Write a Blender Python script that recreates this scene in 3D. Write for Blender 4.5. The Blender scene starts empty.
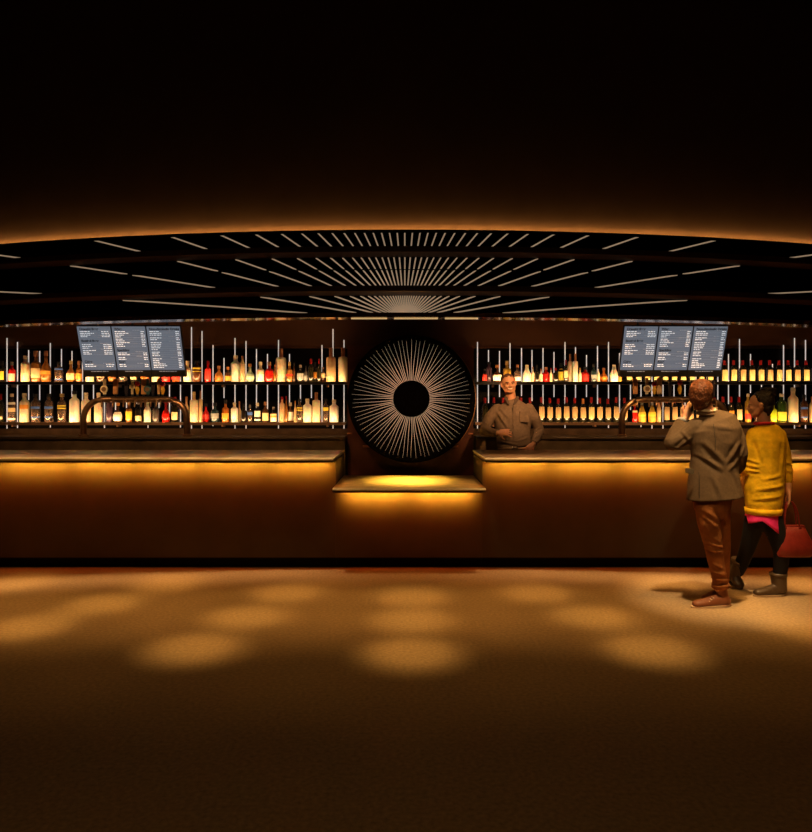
import bpy, bmesh, math, random
from mathutils import Vector, Matrix
random.seed(7)
R = math.radians
sc = bpy.context.scene
COL = sc.collection
F = 700.0                       # focal length in pixels of an 812x832 frame

def P(px, py, s):               # photograph pixel at scale s (pixels per metre) -> place
    return Vector(((px-406)/s, F/s, 1.6-(py-405)/s))

# ------------------------------------------------------------------ materials
MATS = {}
def mat(name, col, rough=.5, metal=0, emit=0, ecol=None, trans=0, noise=0, nscale=30, bump=0, bscale=60, spec=.5, sub=0, coat=0, alpha=1):
    if name in MATS: return MATS[name]
    m = bpy.data.materials.new(name); m.use_nodes = True
    nt = m.node_tree; b = nt.nodes['Principled BSDF']
    b.inputs['Base Color'].default_value = (*col, 1)
    b.inputs['Roughness'].default_value = rough
    b.inputs['Metallic'].default_value = metal
    b.inputs['Specular IOR Level'].default_value = spec
    b.inputs['Transmission Weight'].default_value = trans
    b.inputs['Coat Weight'].default_value = coat
    if sub:
        b.inputs['Subsurface Weight'].default_value = sub
        b.inputs['Subsurface Scale'].default_value = .03
    if emit:
        b.inputs['Emission Color'].default_value = (*(ecol or col), 1)
        b.inputs['Emission Strength'].default_value = emit
    if noise or bump:
        tc = nt.nodes.new('ShaderNodeTexCoord')
    if noise:
        n = nt.nodes.new('ShaderNodeTexNoise'); n.inputs['Scale'].default_value = nscale; n.inputs['Detail'].default_value = 4
        nt.links.new(tc.outputs['Object'], n.inputs['Vector'])
        cr = nt.nodes.new('ShaderNodeValToRGB')
        cr.color_ramp.elements[0].position = .3; cr.color_ramp.elements[1].position = .7
        cr.color_ramp.elements[0].color = (*[c*(1-noise) for c in col], 1)
        cr.color_ramp.elements[1].color = (*[min(1, c*(1+noise)) for c in col], 1)
        nt.links.new(n.outputs['Fac'], cr.inputs['Fac']); nt.links.new(cr.outputs['Color'], b.inputs['Base Color'])
    if bump:
        n2 = nt.nodes.new('ShaderNodeTexNoise'); n2.inputs['Scale'].default_value = bscale; n2.inputs['Detail'].default_value = 3
        nt.links.new(tc.outputs['Object'], n2.inputs['Vector'])
        bp = nt.nodes.new('ShaderNodeBump'); bp.inputs['Strength'].default_value = bump; bp.inputs['Distance'].default_value = .02
        nt.links.new(n2.outputs['Fac'], bp.inputs['Height']); nt.links.new(bp.outputs['Normal'], b.inputs['Normal'])
    MATS[name] = m
    return m

# ------------------------------------------------------------------ mesh helpers
def obj(name, bm, m, parent=None, smooth=False, loc=None):
    me = bpy.data.meshes.new(name); bmesh.ops.recalc_face_normals(bm, faces=bm.faces[:]); bm.to_mesh(me); bm.free()
    if m: me.materials.append(m)
    if smooth:
        for p in me.polygons: p.use_smooth = True
    o = bpy.data.objects.new(name, me); COL.objects.link(o)
    if loc is not None: o.location = loc
    if parent: o.parent = parent
    return o
def tag(o, label=None, cat=None, group=None, kind=None):
    if label: o['label'] = label
    if cat: o['category'] = cat
    if group: o['group'] = group
    if kind: o['kind'] = kind
    return o
def thing(name, label, cat, loc=(0, 0, 0), rz=0, group=None):
    o = bpy.data.objects.new(name, None); COL.objects.link(o); o.location = loc; o.rotation_euler = (0, 0, rz)
    o.empty_display_size = .1
    return tag(o, label, cat, group)
def copy_tree(o, parent=None):
    c = o.copy(); COL.objects.link(c); c.parent = parent
    for ch in list(o.children): copy_tree(ch, c)
    return c
def box(bm, x0, x1, y0, y1, z0, z1, bev=0, M=None):
    r = bmesh.ops.create_cube(bm, size=1)
    vs = r['verts']
    for v in vs:
        v.co = Vector(((x0+x1)/2+v.co.x*(x1-x0), (y0+y1)/2+v.co.y*(y1-y0), (z0+z1)/2+v.co.z*(z1-z0)))
    if bev:
        es = list({e for v in vs for e in v.link_edges})
        r2 = bmesh.ops.bevel(bm, geom=es, offset=bev, segments=2, affect='EDGES', profile=.5)
        vs = list({v for f in r2['faces'] for v in f.verts} | {v for v in vs if v.is_valid})
    if M is not None:
        for v in vs: v.co = M @ v.co
    return vs
def bxo(name, x0, x1, y0, y1, z0, z1, m, parent=None, bev=0):
    bm = bmesh.new(); box(bm, x0, x1, y0, y1, z0, z1, bev); return obj(name, bm, m, parent)
def lathe(bm, prof, n=20, c=(0, 0, 0), M=None):     # prof: list of (r, z)
    c = Vector(c); rings = []
    for r, z in prof:
        ring = []
        for k in range(n):
            a = 2*math.pi*k/n
            v = c+Vector((r*math.cos(a), r*math.sin(a), z))
            ring.append(bm.verts.new(M @ v if M else v))
        rings.append(ring)
    for a, b in zip(rings, rings[1:]):
        for k in range(n): bm.faces.new((a[k], a[(k+1) % n], b[(k+1) % n], b[k]))
    bm.faces.new(rings[0][::-1]); bm.faces.new(rings[-1])
def tube(bm, pts, rad, n=14, cap=True, ref=Vector((1, 0, 0))):
    """closed tapering tube through pts; rad = r or (rx, ry), rx along ref"""
    pts = [Vector(p) for p in pts]
    rad = [(r, r) if not isinstance(r, (tuple, list)) else tuple(r) for r in rad]
    rings = []
    def ring(c, t, rx, ry):
        t = t.normalized()
        a = ref-t*ref.dot(t)
        if a.length < .2: a = Vector((0, 1, 0))-t*t.y
        a.normalize(); b = t.cross(a)
        return [bm.verts.new(c+a*rx*math.cos(2*math.pi*k/n)+b*ry*math.sin(2*math.pi*k/n)) for k in range(n)]
    N = len(pts)
    for i, p in enumerate(pts):
        t = (pts[min(i+1, N-1)]-pts[max(i-1, 0)])
        rx, ry = rad[i]
        if cap and i == 0:
            tt = (pts[1]-pts[0]).normalized(); q = min(rx, ry)
            rings.append(ring(p-tt*q*.85, tt, rx*.45, ry*.45)); rings.append(ring(p-tt*q*.45, tt, rx*.86, ry*.86))
        rings.append(ring(p, t, rx, ry))
        if cap and i == N-1:
            tt = (pts[-1]-pts[-2]).normalized(); q = min(rx, ry)
            rings.append(ring(p+tt*q*.45, tt, rx*.86, ry*.86)); rings.append(ring(p+tt*q*.85, tt, rx*.45, ry*.45))
    for a, b in zip(rings, rings[1:]):
        for k in range(n): bm.faces.new((a[k], a[(k+1) % n], b[(k+1) % n], b[k]))
    bm.faces.new(rings[0][::-1]); bm.faces.new(rings[-1])
def ell(bm, c, r, rot=None, seg=18):
    M = Matrix.Translation(Vector(c)) @ (rot.to_4x4() if rot is not None else Matrix.Identity(4)) @ Matrix.Diagonal((*r, 1))
    bmesh.ops.create_uvsphere(bm, u_segments=seg, v_segments=seg//2+3, radius=1, matrix=M)
def fused(name, bm, m, parent=None, voxel=.006, smooth=3, sub=None):
    """fuse overlapping closed shells into one continuous smooth surface"""
    me = bpy.data.meshes.new('tmp'); bmesh.ops.recalc_face_normals(bm, faces=bm.faces[:]); bm.to_mesh(me); bm.free()
    t = bpy.data.objects.new('tmp', me); COL.objects.link(t)
    md = t.modifiers.new('r', 'REMESH'); md.mode = 'VOXEL'; md.voxel_size = voxel
    s = t.modifiers.new('s', 'SMOOTH'); s.iterations = smooth; s.factor = .5
    dg = bpy.context.evaluated_depsgraph_get()
    me2 = bpy.data.meshes.new_from_object(t.evaluated_get(dg)); me2.name = name
    bpy.data.objects.remove(t); bpy.data.meshes.remove(me)
    me2.materials.clear(); me2.materials.append(m)
    for p in me2.polygons: p.use_smooth = True
    o = bpy.data.objects.new(name, me2); COL.objects.link(o)
    if parent: o.parent = parent
    return o
def text_mesh(s, size, mtx, m, parent, name='heading_text'):
    cu = bpy.data.curves.new('t', 'FONT'); cu.body = s; cu.size = size; cu.extrude = .0006; cu.offset = .0012
    t = bpy.data.objects.new('t', cu); COL.objects.link(t)
    dg = bpy.context.evaluated_depsgraph_get()
    me = bpy.data.meshes.new_from_object(t.evaluated_get(dg))
    bpy.data.objects.remove(t); bpy.data.curves.remove(cu)
    me.transform(mtx); me.materials.clear(); me.materials.append(m)
    o = bpy.data.objects.new(name, me); COL.objects.link(o); o.parent = parent
    return o

# ------------------------------------------------------------------ lights
def area(loc, d, sx, sy, power, col, spread=180):
    L = bpy.data.lights.new('strip_light', 'AREA'); L.shape = 'RECTANGLE'; L.size = sx; L.size_y = sy
    L.energy = power; L.color = col; L.spread = R(spread)
    o = bpy.data.objects.new('strip_light', L); COL.objects.link(o); o.location = loc
    o.rotation_euler = Vector(d).to_track_quat('-Z', 'Y').to_euler()
    return o
def spot(loc, target, power, col, ang=15, blend=.7, rad=.04):
    L = bpy.data.lights.new('spot_light', 'SPOT'); L.energy = power; L.color = col
    L.spot_size = R(ang); L.spot_blend = blend; L.shadow_soft_size = rad
    o = bpy.data.objects.new('spot_light', L); COL.objects.link(o); o.location = loc
    o.rotation_euler = (Vector(target)-Vector(loc)).to_track_quat('-Z', 'Y').to_euler()
    return o

ORD = ['zeroth', 'first', 'second', 'third', 'fourth', 'fifth', 'sixth', 'seventh', 'eighth', 'ninth', 'tenth', 'eleventh', 'twelfth', 'thirteenth',
       'fourteenth', 'fifteenth', 'sixteenth', 'seventeenth', 'eighteenth', 'nineteenth']
TENS = {2: ('twenty', 'twentieth'), 3: ('thirty', 'thirtieth'), 4: ('forty', 'fortieth')}
def nth(i):
    if i < 20: return ORD[i]
    a, b = TENS[i//10]
    return b if i % 10 == 0 else a+'-'+ORD[i % 10]

# ================================================================== SETTING
floor_m = mat('floor_terrazzo', (.40, .27, .14), .75, noise=.22, nscale=45, bump=.25, bscale=120, spec=.25)
dark_m = mat('black_paint', (.006, .0045, .004), .7, spec=.1)
fl = bxo('floor', -8, 8, -2, 9.2, -.1, 0, floor_m); tag(fl, kind='structure')
fascia_m = mat('dark_plaster', (.16, .105, .06), .85, noise=.06, nscale=4, spec=.1)
tag(bxo('ceiling', -8, 8, -2, 9.2, 5.3, 5.4, dark_m), kind='structure')
tag(bxo('wall_left', -8.1, -8, -2, 9.2, 0, 5.3, dark_m), kind='structure')
tag(bxo('wall_right', 8, 8.1, -2, 9.2, 0, 5.3, dark_m), kind='structure')
tag(bxo('wall_front', -8, 8, -2.1, -2, 0, 5.3, dark_m), kind='structure')
mirror_m = mat('smoked_mirror', (.004, .003, .003), .30, spec=.06)
tag(bxo('wall_back', -8, 8, 8.94, 9.1, 0, 5.3, mirror_m), kind='structure')
header_m = mat('brown_lacquer', (.075, .030, .013), .55, noise=.15, nscale=3, spec=.25)
tag(bxo('trim_1', -7.9, 7.9, 8.915, 8.94, 2.335, 2.78, header_m), kind='structure')
tag(bxo('trim_2', -7.9, 7.9, 8.90, 8.925, 2.322, 2.334, mat('bronze_bead', (.12, .06, .03), .35, .8)), kind='structure')
tag(bxo('platform', -7.9, 7.9, 7.2, 8.94, 0, .1, dark_m), kind='structure')

# ------------------------------------------------------------------ curved bar canopy
RC = 13.0
def cy(y0, x): return y0+x*x/(2*RC)
XE = 5.2
def curved(bm, y0a, y0b, za, zb, n=72, xe=XE):
    """solid slab following the canopy curve between depths y0a..y0b and heights za..zb"""
    prev = None
    for i in range(n+1):
        x = -xe+2*xe*i/n
        q = [bm.verts.new((x, cy(y0a, x), za)), bm.verts.new((x, cy(y0b, x), za)), bm.verts.new((x, cy(y0b, x), zb)), bm.verts.new((x, cy(y0a, x), zb))]
        if prev:
            for k in range(4): bm.faces.new((prev[k], prev[(k+1) % 4], q[(k+1) % 4], q[k]))
        else: bm.faces.new(q)
        prev = q
    bm.faces.new(prev[::-1])
canopy = thing('bar_canopy', 'curved stepped black canopy with radiating light lines over the bar', 'canopy', (0, 6, 3))
def cobj(name, m, *args, smooth=False):
    bm = bmesh.new(); curved(bm, *args)
    for v in bm.verts: v.co -= Vector((0, 6, 3))
    return obj(name, bm, m, canopy, smooth)
black_gloss = mat('black_lacquer', (.045, .020, .010), .6, spec=.25)
black_flat = mat('black_felt', (.0015, .0012, .001), .9, spec=.02)
cobj('upper_fascia', fascia_m, 5.85, 5.88, 3.053, 5.28)
cobj('light_ledge', black_flat, 5.795, 5.88, 3.045, 3.053)
led_m = mat('amber_led', (1, .5, .15), emit=36, ecol=(1, .47, .15))
cobj('ledge_led', led_m, 5.815, 5.823, 3.0535, 3.057)
cobj('top_panel', black_flat, 5.88, 5.92, 2.93, 3.08)
cobj('first_band', black_gloss, 5.85, 6.07, 2.882, 2.93)
cobj('middle_panel', black_flat, 6.066, 6.10, 2.63, 2.88)
cobj('second_band', black_gloss, 6.03, 6.29, 2.583, 2.63)
cobj('lower_panel', black_flat, 6.284, 6.32, 2.425, 2.583)
cobj('third_band', mat('bronze_lacquer', (.30, .15, .07), .14, .8, spec=.8), 6.25, 6.43, 2.385, 2.426)
bm = bmesh.new(); curved(bm, 6.34, 8.05, 2.79, 2.84); o = obj('unseen_canopy_roof', bm, black_flat); tag(o, kind='structure')  # unseen roof slab of the canopy, above the bar aisle
ray_m = mat('warm_light_line', (.75, .52, .33), emit=.25, ecol=(1, .70, .44))
def rays(y0, zlo, zhi, cx, cz, wdt, gap=None):
    for n in range(-17, 18):
        bm = bmesh.new()
        a = R(5*n)
        segs = [(zlo, zhi)] if not gap else [(zlo, gap[0]), (gap[1], zhi)]
        for lo, hi in segs:
            k = 10
            for i in range(k):
                za, zb = lo+(hi-lo)*i/k, lo+(hi-lo)*(i+1)/k
                xa, xb = cx+(za-cz)*math.tan(a), cx+(zb-cz)*math.tan(a)
                if max(abs(xa), abs(xb)) > 4.2: continue
                dx = wdt/2*math.cos(a); dz = wdt/2*math.sin(a)
                vs = []
                for x, z, q in ((xa, za, -1), (xa, za, 1), (xb, zb, 1), (xb, zb, -1)):
                    X = x+q*dx; Z = min(max(z-q*dz, lo), hi)
                    vs.append((X, cy(y0, X), Z))
                f = [bm.verts.new((x, y-.006, z)) for x, y, z in vs]; g = [bm.verts.new((x, y+.001, z)) for x, y, z in vs]
                bm.faces.new(f)
                for q in range(4): bm.faces.new((f[q], g[q], g[(q+1) % 4], f[(q+1) % 4]))
        if not bm.verts: bm.free(); continue
        for v in bm.verts: v.co -= Vector((0, 6, 3))
        obj('light_line', bm, ray_m, canopy)
for pa_, pb_ in ((351, 387), (394, 438), (445, 478)):  # golden reflections under the lowest band, imitated by self-glowing bars
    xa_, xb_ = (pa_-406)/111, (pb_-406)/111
    bxo('painted_reflection', xa_, xb_, .315, .325, -.625, -.616, mat('amber_reflection', (.9, .6, .3), emit=.55, ecol=(1, .66, .28)), canopy)
rays(5.88, 2.931, 3.066, -.01, 2.317, .0118)
rays(6.066, 2.632, 2.879, -.01, 2.337, .0115, (2.769, 2.778))
rays(6.284, 2.427, 2.581, -.01, 2.350, .012)

# ================================================================== BAR COUNTERS
top_m = mat('bronze_worktop', (.34, .20, .11), .30, .35, noise=.35, nscale=6, spec=.6)
brass_m = mat('polished_brass', (.95, .80, .55), .4, .1)
gold_m = mat('brushed_gold', (.80, .52, .16), .35, .4, noise=.2, nscale=12)
panel_m = mat('walnut_front_panel', (.085, .066, .042), .7, noise=.10, nscale=3, spec=.1)
kick_m = mat('black_kickboard', (.004, .003, .003), .6, spec=.1)
lip_m = mat('dark_edge', (.05, .03, .015), .4, .4)
strip_m = mat('strip_housing', (.02, .02, .02), .6)
Y0, YP, YB = 6.60, 6.86, 7.78
def counter(name, label, x0, x1, ztop, y0, cat='bar counter', gold=False, th=.046):
    t = thing(name, label, cat, ((x0+x1)/2, YP, 0))
    cx = (x0+x1)/2
    def b(n, a0, a1, c0, c1, d0, d1, m, bev=0): return bxo(n, a0-cx, a1-cx, c0-YP, c1-YP, d0, d1, m, t, bev)
    b('front_panel', x0, x1, YP, YP+.03, .105, ztop-th, panel_m)
    b('kickboard', x0, x1, YP+.06, YP+.09, 0, .105, kick_m)
    b('worktop', x0, x1, y0+.012, YB, ztop-th+.01, ztop, gold_m if gold else top_m, .002)
    b('underside', x0, x1, y0+.012, YP, ztop-th, ztop-th+.01, lip_m)
    e = b('edge_trim', x0, x1, y0-.008, y0+.012, ztop-th*.62+.004, ztop+.002, brass_m, .009); tag(e, 'polished brass edge strip')
    b('edge_lip', x0, x1, y0+.002, y0+.012, ztop-th, ztop-th*.62+.008, lip_m)
    return t, b
XL, XR = -.69, .75
tL, bL = counter('bar_counter', 'long bar counter left of the gold ledge with glowing front', -5.0, XL, 1.10, Y0)
bL('side_panel', XL-.03, XL, YP+.03, YB, .83, 1.054, panel_m); bL('side_trim', XL, XL+.010, Y0, YB, 1.085, 1.102, brass_m, .003)
bL('under_strip', -5, XL-.05, 6.72, 6.745, 1.046, 1.054, strip_m)
tR, bR = counter('bar_counter', 'long bar counter right of the gold ledge, behind the two guests', XR, 5.0, 1.10, Y0)
bR('side_panel', XR, XR+.03, YP+.03, YB, .83, 1.054, panel_m); bR('side_trim', XR-.010, XR, Y0, YB, 1.085, 1.102, brass_m, .003)
bR('under_strip', XR+.05, 5, 6.72, 6.745, 1.046, 1.054, strip_m)
tM, bM = counter('serving_ledge', 'low gold serving ledge below the black sunburst disc', XL+.001, XR-.001, .818, 6.54, 'serving ledge', True, .04)
bM('back_panel', XL+.012, XR-.012, YB-.03, YB, .1, .70, kick_m)

# under-counter glow
OR1 = (1, .50, .04); OR2 = (1, .13, .008)
def seg_lights(xa, xb, z, y, n, k=1.0):
    w = (xb-xa)/n
    for i in range(n):
        c = xa+w*(i+.5)
        area((c, y-.02, z), (0, .94, -.34), w*.88, .02, 8.6*w/.65*k, OR1, 104)
        area((c, y-.04, z), (0, .86, -.50), w*.94, .02, 2.8*w/.65*k, OR2, 112)
        area((c, y-.06, z), (0, .30, -.95), w*.94, .02, .55*w/.65*k, OR2, 120)
seg_lights(-4.59, XL-.02, 1.05, 6.76, 6); seg_lights(XR+.02, 4.65, 1.05, 6.76, 6)
seg_lights(XL+.07, XR-.07, .775, 6.76, 2, .8)

# ================================================================== BACK BAR
cab_m = mat('dark_stained_wood', (.085, .055, .026), .5, noise=.3, nscale=8, spec=.25)
edge_m = mat('bronze_shelf_edge', (.30, .17, .09), .4, .3)
shelf_m = mat('black_shelf', (.012, .008, .006), .35, spec=.3)
XPL, XPR = -.72, .83
def back_counter(side, x0, x1):
    t = thing('back_counter', 'low dark wooden back counter under the bottle shelves, %s of the disc' % side, 'cabinet', ((x0+x1)/2, 8.33, .1))
    cx = (x0+x1)/2
    bxo('carcass', x0-cx, x1-cx, .02, .58, 0, 1.09, cab_m, t)
    bxo('counter_top', x0-cx, x1-cx, 0, .585, 1.09, 1.12, mat('dark_bronze_top', (.07, .045, .022), .3, .3), t, .004)
    bxo('splash_panel', x0-cx, x1-cx, .55, .58, 1.12, 1.20, cab_m, t)
    return t
back_counter('left', -5.4, XPL-.01); back_counter('right', XPR+.01, 5.4)
ZU, ZL = 1.884, 1.385
def shelf(side, lev, x0, x1, z, y0=8.60):
    lab = {'upper': 'upper black bottle shelf with back-bar bottles, %s of the disc', 'lower': 'lower bronze-edged bottle shelf above the back counter, %s of the disc'}[lev] % side
    t = thing('bottle_shelf', lab, 'shelf', ((x0+x1)/2, y0, z), group='back bar shelves')
    w = (x1-x0)/2
    bxo('shelf_board', -w, w, 0, .275, -.028, 0, shelf_m, t)
    bxo('front_edge', -w, w, -.012, 0, -.032, .002, shelf_m if lev == 'upper' else edge_m, t, .002)
    for i in range(4):
        bm = bmesh.new(); x = -w+.25+(2*w-.5)*i/3
        box(bm, x-.01, x+.01, .2, .312, -.06, -.028); obj('bracket', bm, edge_m, t)
    return t
for side, x0, x1 in (('left', -5.2, XPL-.02), ('right', XPR+.02, 5.2)):
    shelf(side, 'upper', x0, x1, ZU); shelf(side, 'lower', x0, x1, ZL)
    for z, pw in ((ZU, 15), (ZL, 13)):
        area(((x0+x1)/2, 8.615, z+.004), (0, .75, .66), x1-x0-.05, .015, pw, (1, .56, .23))
        if z == ZL: area(((x0+x1)/2, 8.64, z-.036), (0, .8, -.6), x1-x0-.1, .012, 3.0, (1, .45, .18))  # extra strip added under the lower shelf to brighten the dark splash

# bottles ------------------------------------------------------------
def C(h):       # sRGB hex -> linear
    h = h.lstrip('#'); v = [int(h[i:i+2], 16)/255 for i in (0, 2, 4)]
    return tuple((c/12.92 if c <= .04045 else ((c+.055)/1.055)**2.4) for c in v)
frost = mat('frosted_cream_glass', (.85, .72, .50), .5, sub=.3, spec=.4)
white = mat('frosted_white_glass', (.95, .88, .74), .5, sub=.3, spec=.4)
tan = mat('frosted_tan_glass', (.62, .42, .22), .5, sub=.2)
GL = {
 'cream': (frost, 'cream frosted'), 'white': (white, 'bright white frosted'), 'tan': (tan, 'tan frosted'),
 'amber': (mat('amber_glass', (.42, .16, .03), .12, trans=.3, coat=.3), 'amber'),
 'orange': (mat('orange_glass', (.60, .16, .02), .12, trans=.25, coat=.3), 'orange'),
 'brown': (mat('brown_glass', (.13, .05, .02), .12, trans=.3, coat=.3), 'brown glass'),
 'red': (mat('red_glass', (.62, .015, .01), .15, trans=.1, coat=.3), 'red'),
 'clear': (mat('clear_glass', (.20, .13, .09), .08, trans=.5, coat=.4), 'clear glass'),
 'dark': (mat('dark_glass', (.012, .009, .006), .1, coat=.4), 'black glass'),
 'wine': (mat('wine_glass', (.016, .014, .006), .1, coat=.4), 'dark wine'),
 'teal': (mat('teal_glass', (.03, .06, .07), .12, trans=.2, coat=.4), 'dark teal'),
 'purple': (mat('purple_glass', (.10, .055, .09), .2, trans=.1, coat=.3), 'purple grey'),
 'mint': (mat('mint_glass', (.45, .58, .42), .2, trans=.2, coat=.3), 'pale mint'),
 'green': (mat('green_glass', (.03, .07, .01), .12, trans=.2, coat=.4), 'green'),
 'lime': (mat('lime_glass', (.50, .62, .03), .2, coat=.3), 'lime green'),
 'gold': (mat('gold_glass', (.62, .38, .05), .15, trans=.2, coat=.3), 'golden yellow'),
 'grey': (mat('grey_glass', (.08, .07, .065), .2, coat=.3), 'dark grey'),
}
LB = {'cream': mat('cream_label', (.85, .66, .36), .7), 'white': mat('white_label', (.95, .90, .80), .7), 'blue': mat('blue_label', (.06, .16, .60), .6),
      'yellow': mat('yellow_label', (.85, .66, .06), .6), 'red': mat('red_label', (.75, .03, .02), .6), 'orange': mat('orange_label', (.90, .36, .04), .6), 'tan': mat('tan_label', (.52, .34, .15), .7), 'straw': mat('straw_label', (.62, .50, .20), .7),
      'pink': mat('pink_label', (.95, .60, .45), .6), 'grey': mat('grey_label', (.30, .32, .32), .6)}
CP = {'cream': mat('cream_cap', (.70, .58, .40), .5), 'copper': mat('copper_cap', (.50, .22, .10), .4, .5), 'gold': mat('gold_cap', (.75, .50, .18), .4, .6),
      'red': mat('red_capsule', (.26, .006, .006), .35), 'black': mat('black_cap', (.01, .009, .009), .4), 'clear': mat('glass_stopper', (.35, .30, .26), .1, trans=.5),
      'amber': mat('amber_cap', (.45, .18, .04), .4)}
PROF = {   # (r, z) in half-widths / heights; last two numbers: cap radius, cap start
 'vodka': ([(.92, 0), (1, .02), (1, .66), (.92, .71), (.5, .77), (.42, .80), (.42, .89)], .48, .89),
 'magnum': ([(.95, 0), (1, .02), (1, .66), (.96, .70), (.88, .725), (.45, .74), (.42, .75)], .42, .75),
 'wine': ([(.92, 0), (1, .02), (1, .58), (.9, .65), (.5, .73), (.38, .78), (.38, .80)], .42, .78),
 'squat': ([(.75, 0), (.85, .02), (1, .2), (1, .36), (.8, .50), (.38, .62), (.3, .68), (.3, .84)], .38, .84),
 'disc': ([(.55, 0), (.7, .03), (.95, .16), (1, .28), (.9, .42), (.6, .53), (.3, .62), (.28, .84)], .38, .84),
 'cone': ([(.95, 0), (1, .02), (1, .40), (.92, .48), (.5, .72), (.38, .86)], .4, .86),
 'flask': ([(.94, 0), (1, .03), (1, .56), (.9, .62), (.42, .67), (.38, .70), (.38, .82)], .46, .82),
 'slim': ([(.9, 0), (1, .02), (1, .52), (.8, .60), (.42, .70), (.36, .86)], .42, .86),
}
def bottle(px, w, top, base, kind, glass, cap=None, lab=None, lz=(.12, .42), y=8.74, z=ZU, label='', group=''):
    s = F/y; x = (px-406)/s; h = (base-top)/s; hw = w/2/s
    t = thing('bottle', label, 'bottle', (x, y, z), 0, group)
    pr, cr, cz = PROF[kind]
    bm = bmesh.new(); lathe(bm, [(r*hw, q*h) for r, q in pr], 20); obj('glass_body', bm, GL[glass][0], t, True)
    bm = bmesh.new(); c0 = cz*h-.0005
    lathe(bm, [(cr*hw, c0), (cr*hw, h*.985), (cr*hw*.85, h)], 14)
    obj('cap', bm, CP[cap or 'black'], t)
    if lab:
        labs = lab if isinstance(lab, list) else [(lab, *lz)]
        for lc, z0, z1 in labs:
            bm = bmesh.new(); n = 12; inn = []; 
            def rr(q):
                for (r0, q0), (r1, q1) in zip(pr, pr[1:]):
                    if q0 <= q <= q1: return r0+(r1-r0)*(q-q0)/max(1e-6, q1-q0)
                return 1
            m_ = 4; A = []
            for j in range(m_+1):
                q = z0+(z1-z0)*j/m_
                row = []
                for i in range(n+1):
                    a = -math.pi/2+R((-78+156*i/n)*(.72 if kind == 'wine' else 1))
                    rad = rr(q)*hw+.0012
                    row.append(bm.verts.new((rad*math.cos(a), rad*math.sin(a), q*h)))
                A.append(row)
            for j in range(m_):
                for i in range(n): bm.faces.new((A[j][i], A[j][i+1], A[j+1][i+1], A[j+1][i]))
            obj('paper_label', bm, LB[lc], t, True)
    return t
BL = (lambda c: [(c, .47, .55), (c, .16, .20)])
UL = [(2,6.5,360,'wine','wine','black',('yellow',.12,.5)), (12,6.5,361,'flask','red','clear',('pink',.05,.42)), (25.5,8.5,355,'vodka','cream','cream',None),
 (36,9,350,'flask','amber','copper',('cream',.14,.44)), (46,10,350,'squat','amber','copper',('orange',.25,.36)), (59,8,361,'vodka','clear','black',[('blue',.60,.68),('blue',.10,.16)]),
 (71,8.5,360,'squat','amber','gold',('cream',.12,.42)), (79,6,360,'flask','amber','copper',('orange',.15,.4)), (90,8,358,'vodka','cream','cream',None), (101,8,358,'flask','brown','black',('cream',.2,.5)),
 (112,8,360,'squat','amber','gold',None), (123,8,358,'vodka','clear','cream',('white',.3,.5)), (134,7,360,'wine','wine','red',('cream',.12,.5)), (145,8,360,'squat','orange','black',None),
 (156,8,358,'vodka','cream','cream',None), (166,8,360,'flask','red','black',('red',.1,.5)), (176,8,362,'squat','orange','copper',('red',.1,.3)),
 (187.5,8,360,'flask','cream','cream',('white',.1,.45)), (197,9,360,'vodka','brown','black',[('yellow',.60,.68),('gold' if 0 else 'yellow',.48,.51)]), (208,6,360,'flask','red','red',('red',.1,.6)),
 (219,9,365,'squat','amber','copper',None), (228,6,366,'flask','brown','amber',('orange',.1,.4)), (235.7,9.6,354.5,'vodka','white','cream',None), (242.6,5.5,355,'vodka','tan','copper',None),
 (250,9,363,'disc','mint','amber',None), (260.5,7.5,361,'flask','cream','cream',('white',.05,.4)), (269.3,8,361,'flask','red','copper',None), (275,3.5,364,'slim','amber','amber',None),
 (281,10.5,347.5,'magnum','cream','copper',None), (289.5,6,361,'flask','amber','gold',('red',.3,.4)), (294,3,362,'slim','brown','black',None),
 (300.5,7,364,'flask','dark','clear',('grey',.15,.5)), (305.8,3.5,365,'slim','grey','black',('grey',.1,.4)), (311,5.5,358,'wine','wine','red',None), (315,5,361,'wine','wine','black',('orange',.2,.5)),
 (319,4,358,'wine','wine','red',None), (323,5,366,'slim','brown','amber',('cream',.3,.6)), (331,9.5,347,'magnum','tan','copper',None), (343,9.5,347,'magnum','cream','copper',None)]
UR = [(484.6,4.5,368,'slim','dark','black',('red',.1,.6)), (489,6.5,361,'vodka','purple','black',None), (497.3,9.5,364,'disc','brown','amber',('white',.08,.42)), (507,8,360,'flask','gold','gold',('cream',.1,.3)),
 (517.5,6.5,364,'flask','clear','copper',('white',.08,.3)), (526.8,8.5,364,'cone','white','cream',None), (532.8,3.6,366,'slim','cream','copper',None), (537,4.5,364,'flask','dark','black',None),
 (541,3.4,368,'slim','cream','copper',None), (546,7.5,366,'flask','red','copper',None), (551,2.8,367,'slim','cream','red',None), (555.6,5.8,367,'flask','dark','red',None),
 (561,6,362,'flask','dark','black',('yellow',.1,.7)), (565.8,4.5,359,'wine','wine','red',('cream',.2,.5)), (570.2,5,353,'magnum','cream','copper',None), (575.4,5,353,'magnum','white','copper',None),
 (580,3.4,367,'slim','cream','amber',None), (585.3,8,366,'flask','red','black',('red',.1,.5)), (593.8,6,363,'flask','teal','black',('grey',.2,.4)), (598.3,3,366,'slim','cream','black',None),
 (603.7,8,367,'squat','orange','copper',('orange',.2,.4)), (614,8.6,364,'cone','white','cream',None), (620,3.4,366,'slim','gold','amber',None)]
for i, x in enumerate(range(629, 716, 9)): UR.append((x, 6, 360, 'wine', 'wine', 'red' if i % 3 else 'amber', ('straw', .1, .52)))
for i in range(11): UR.append((724.5+9.05*i, 6.4, 359.5, 'wine', 'wine', 'red', (['straw', 'straw', 'tan'][i % 3], .07, .56)))
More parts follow.
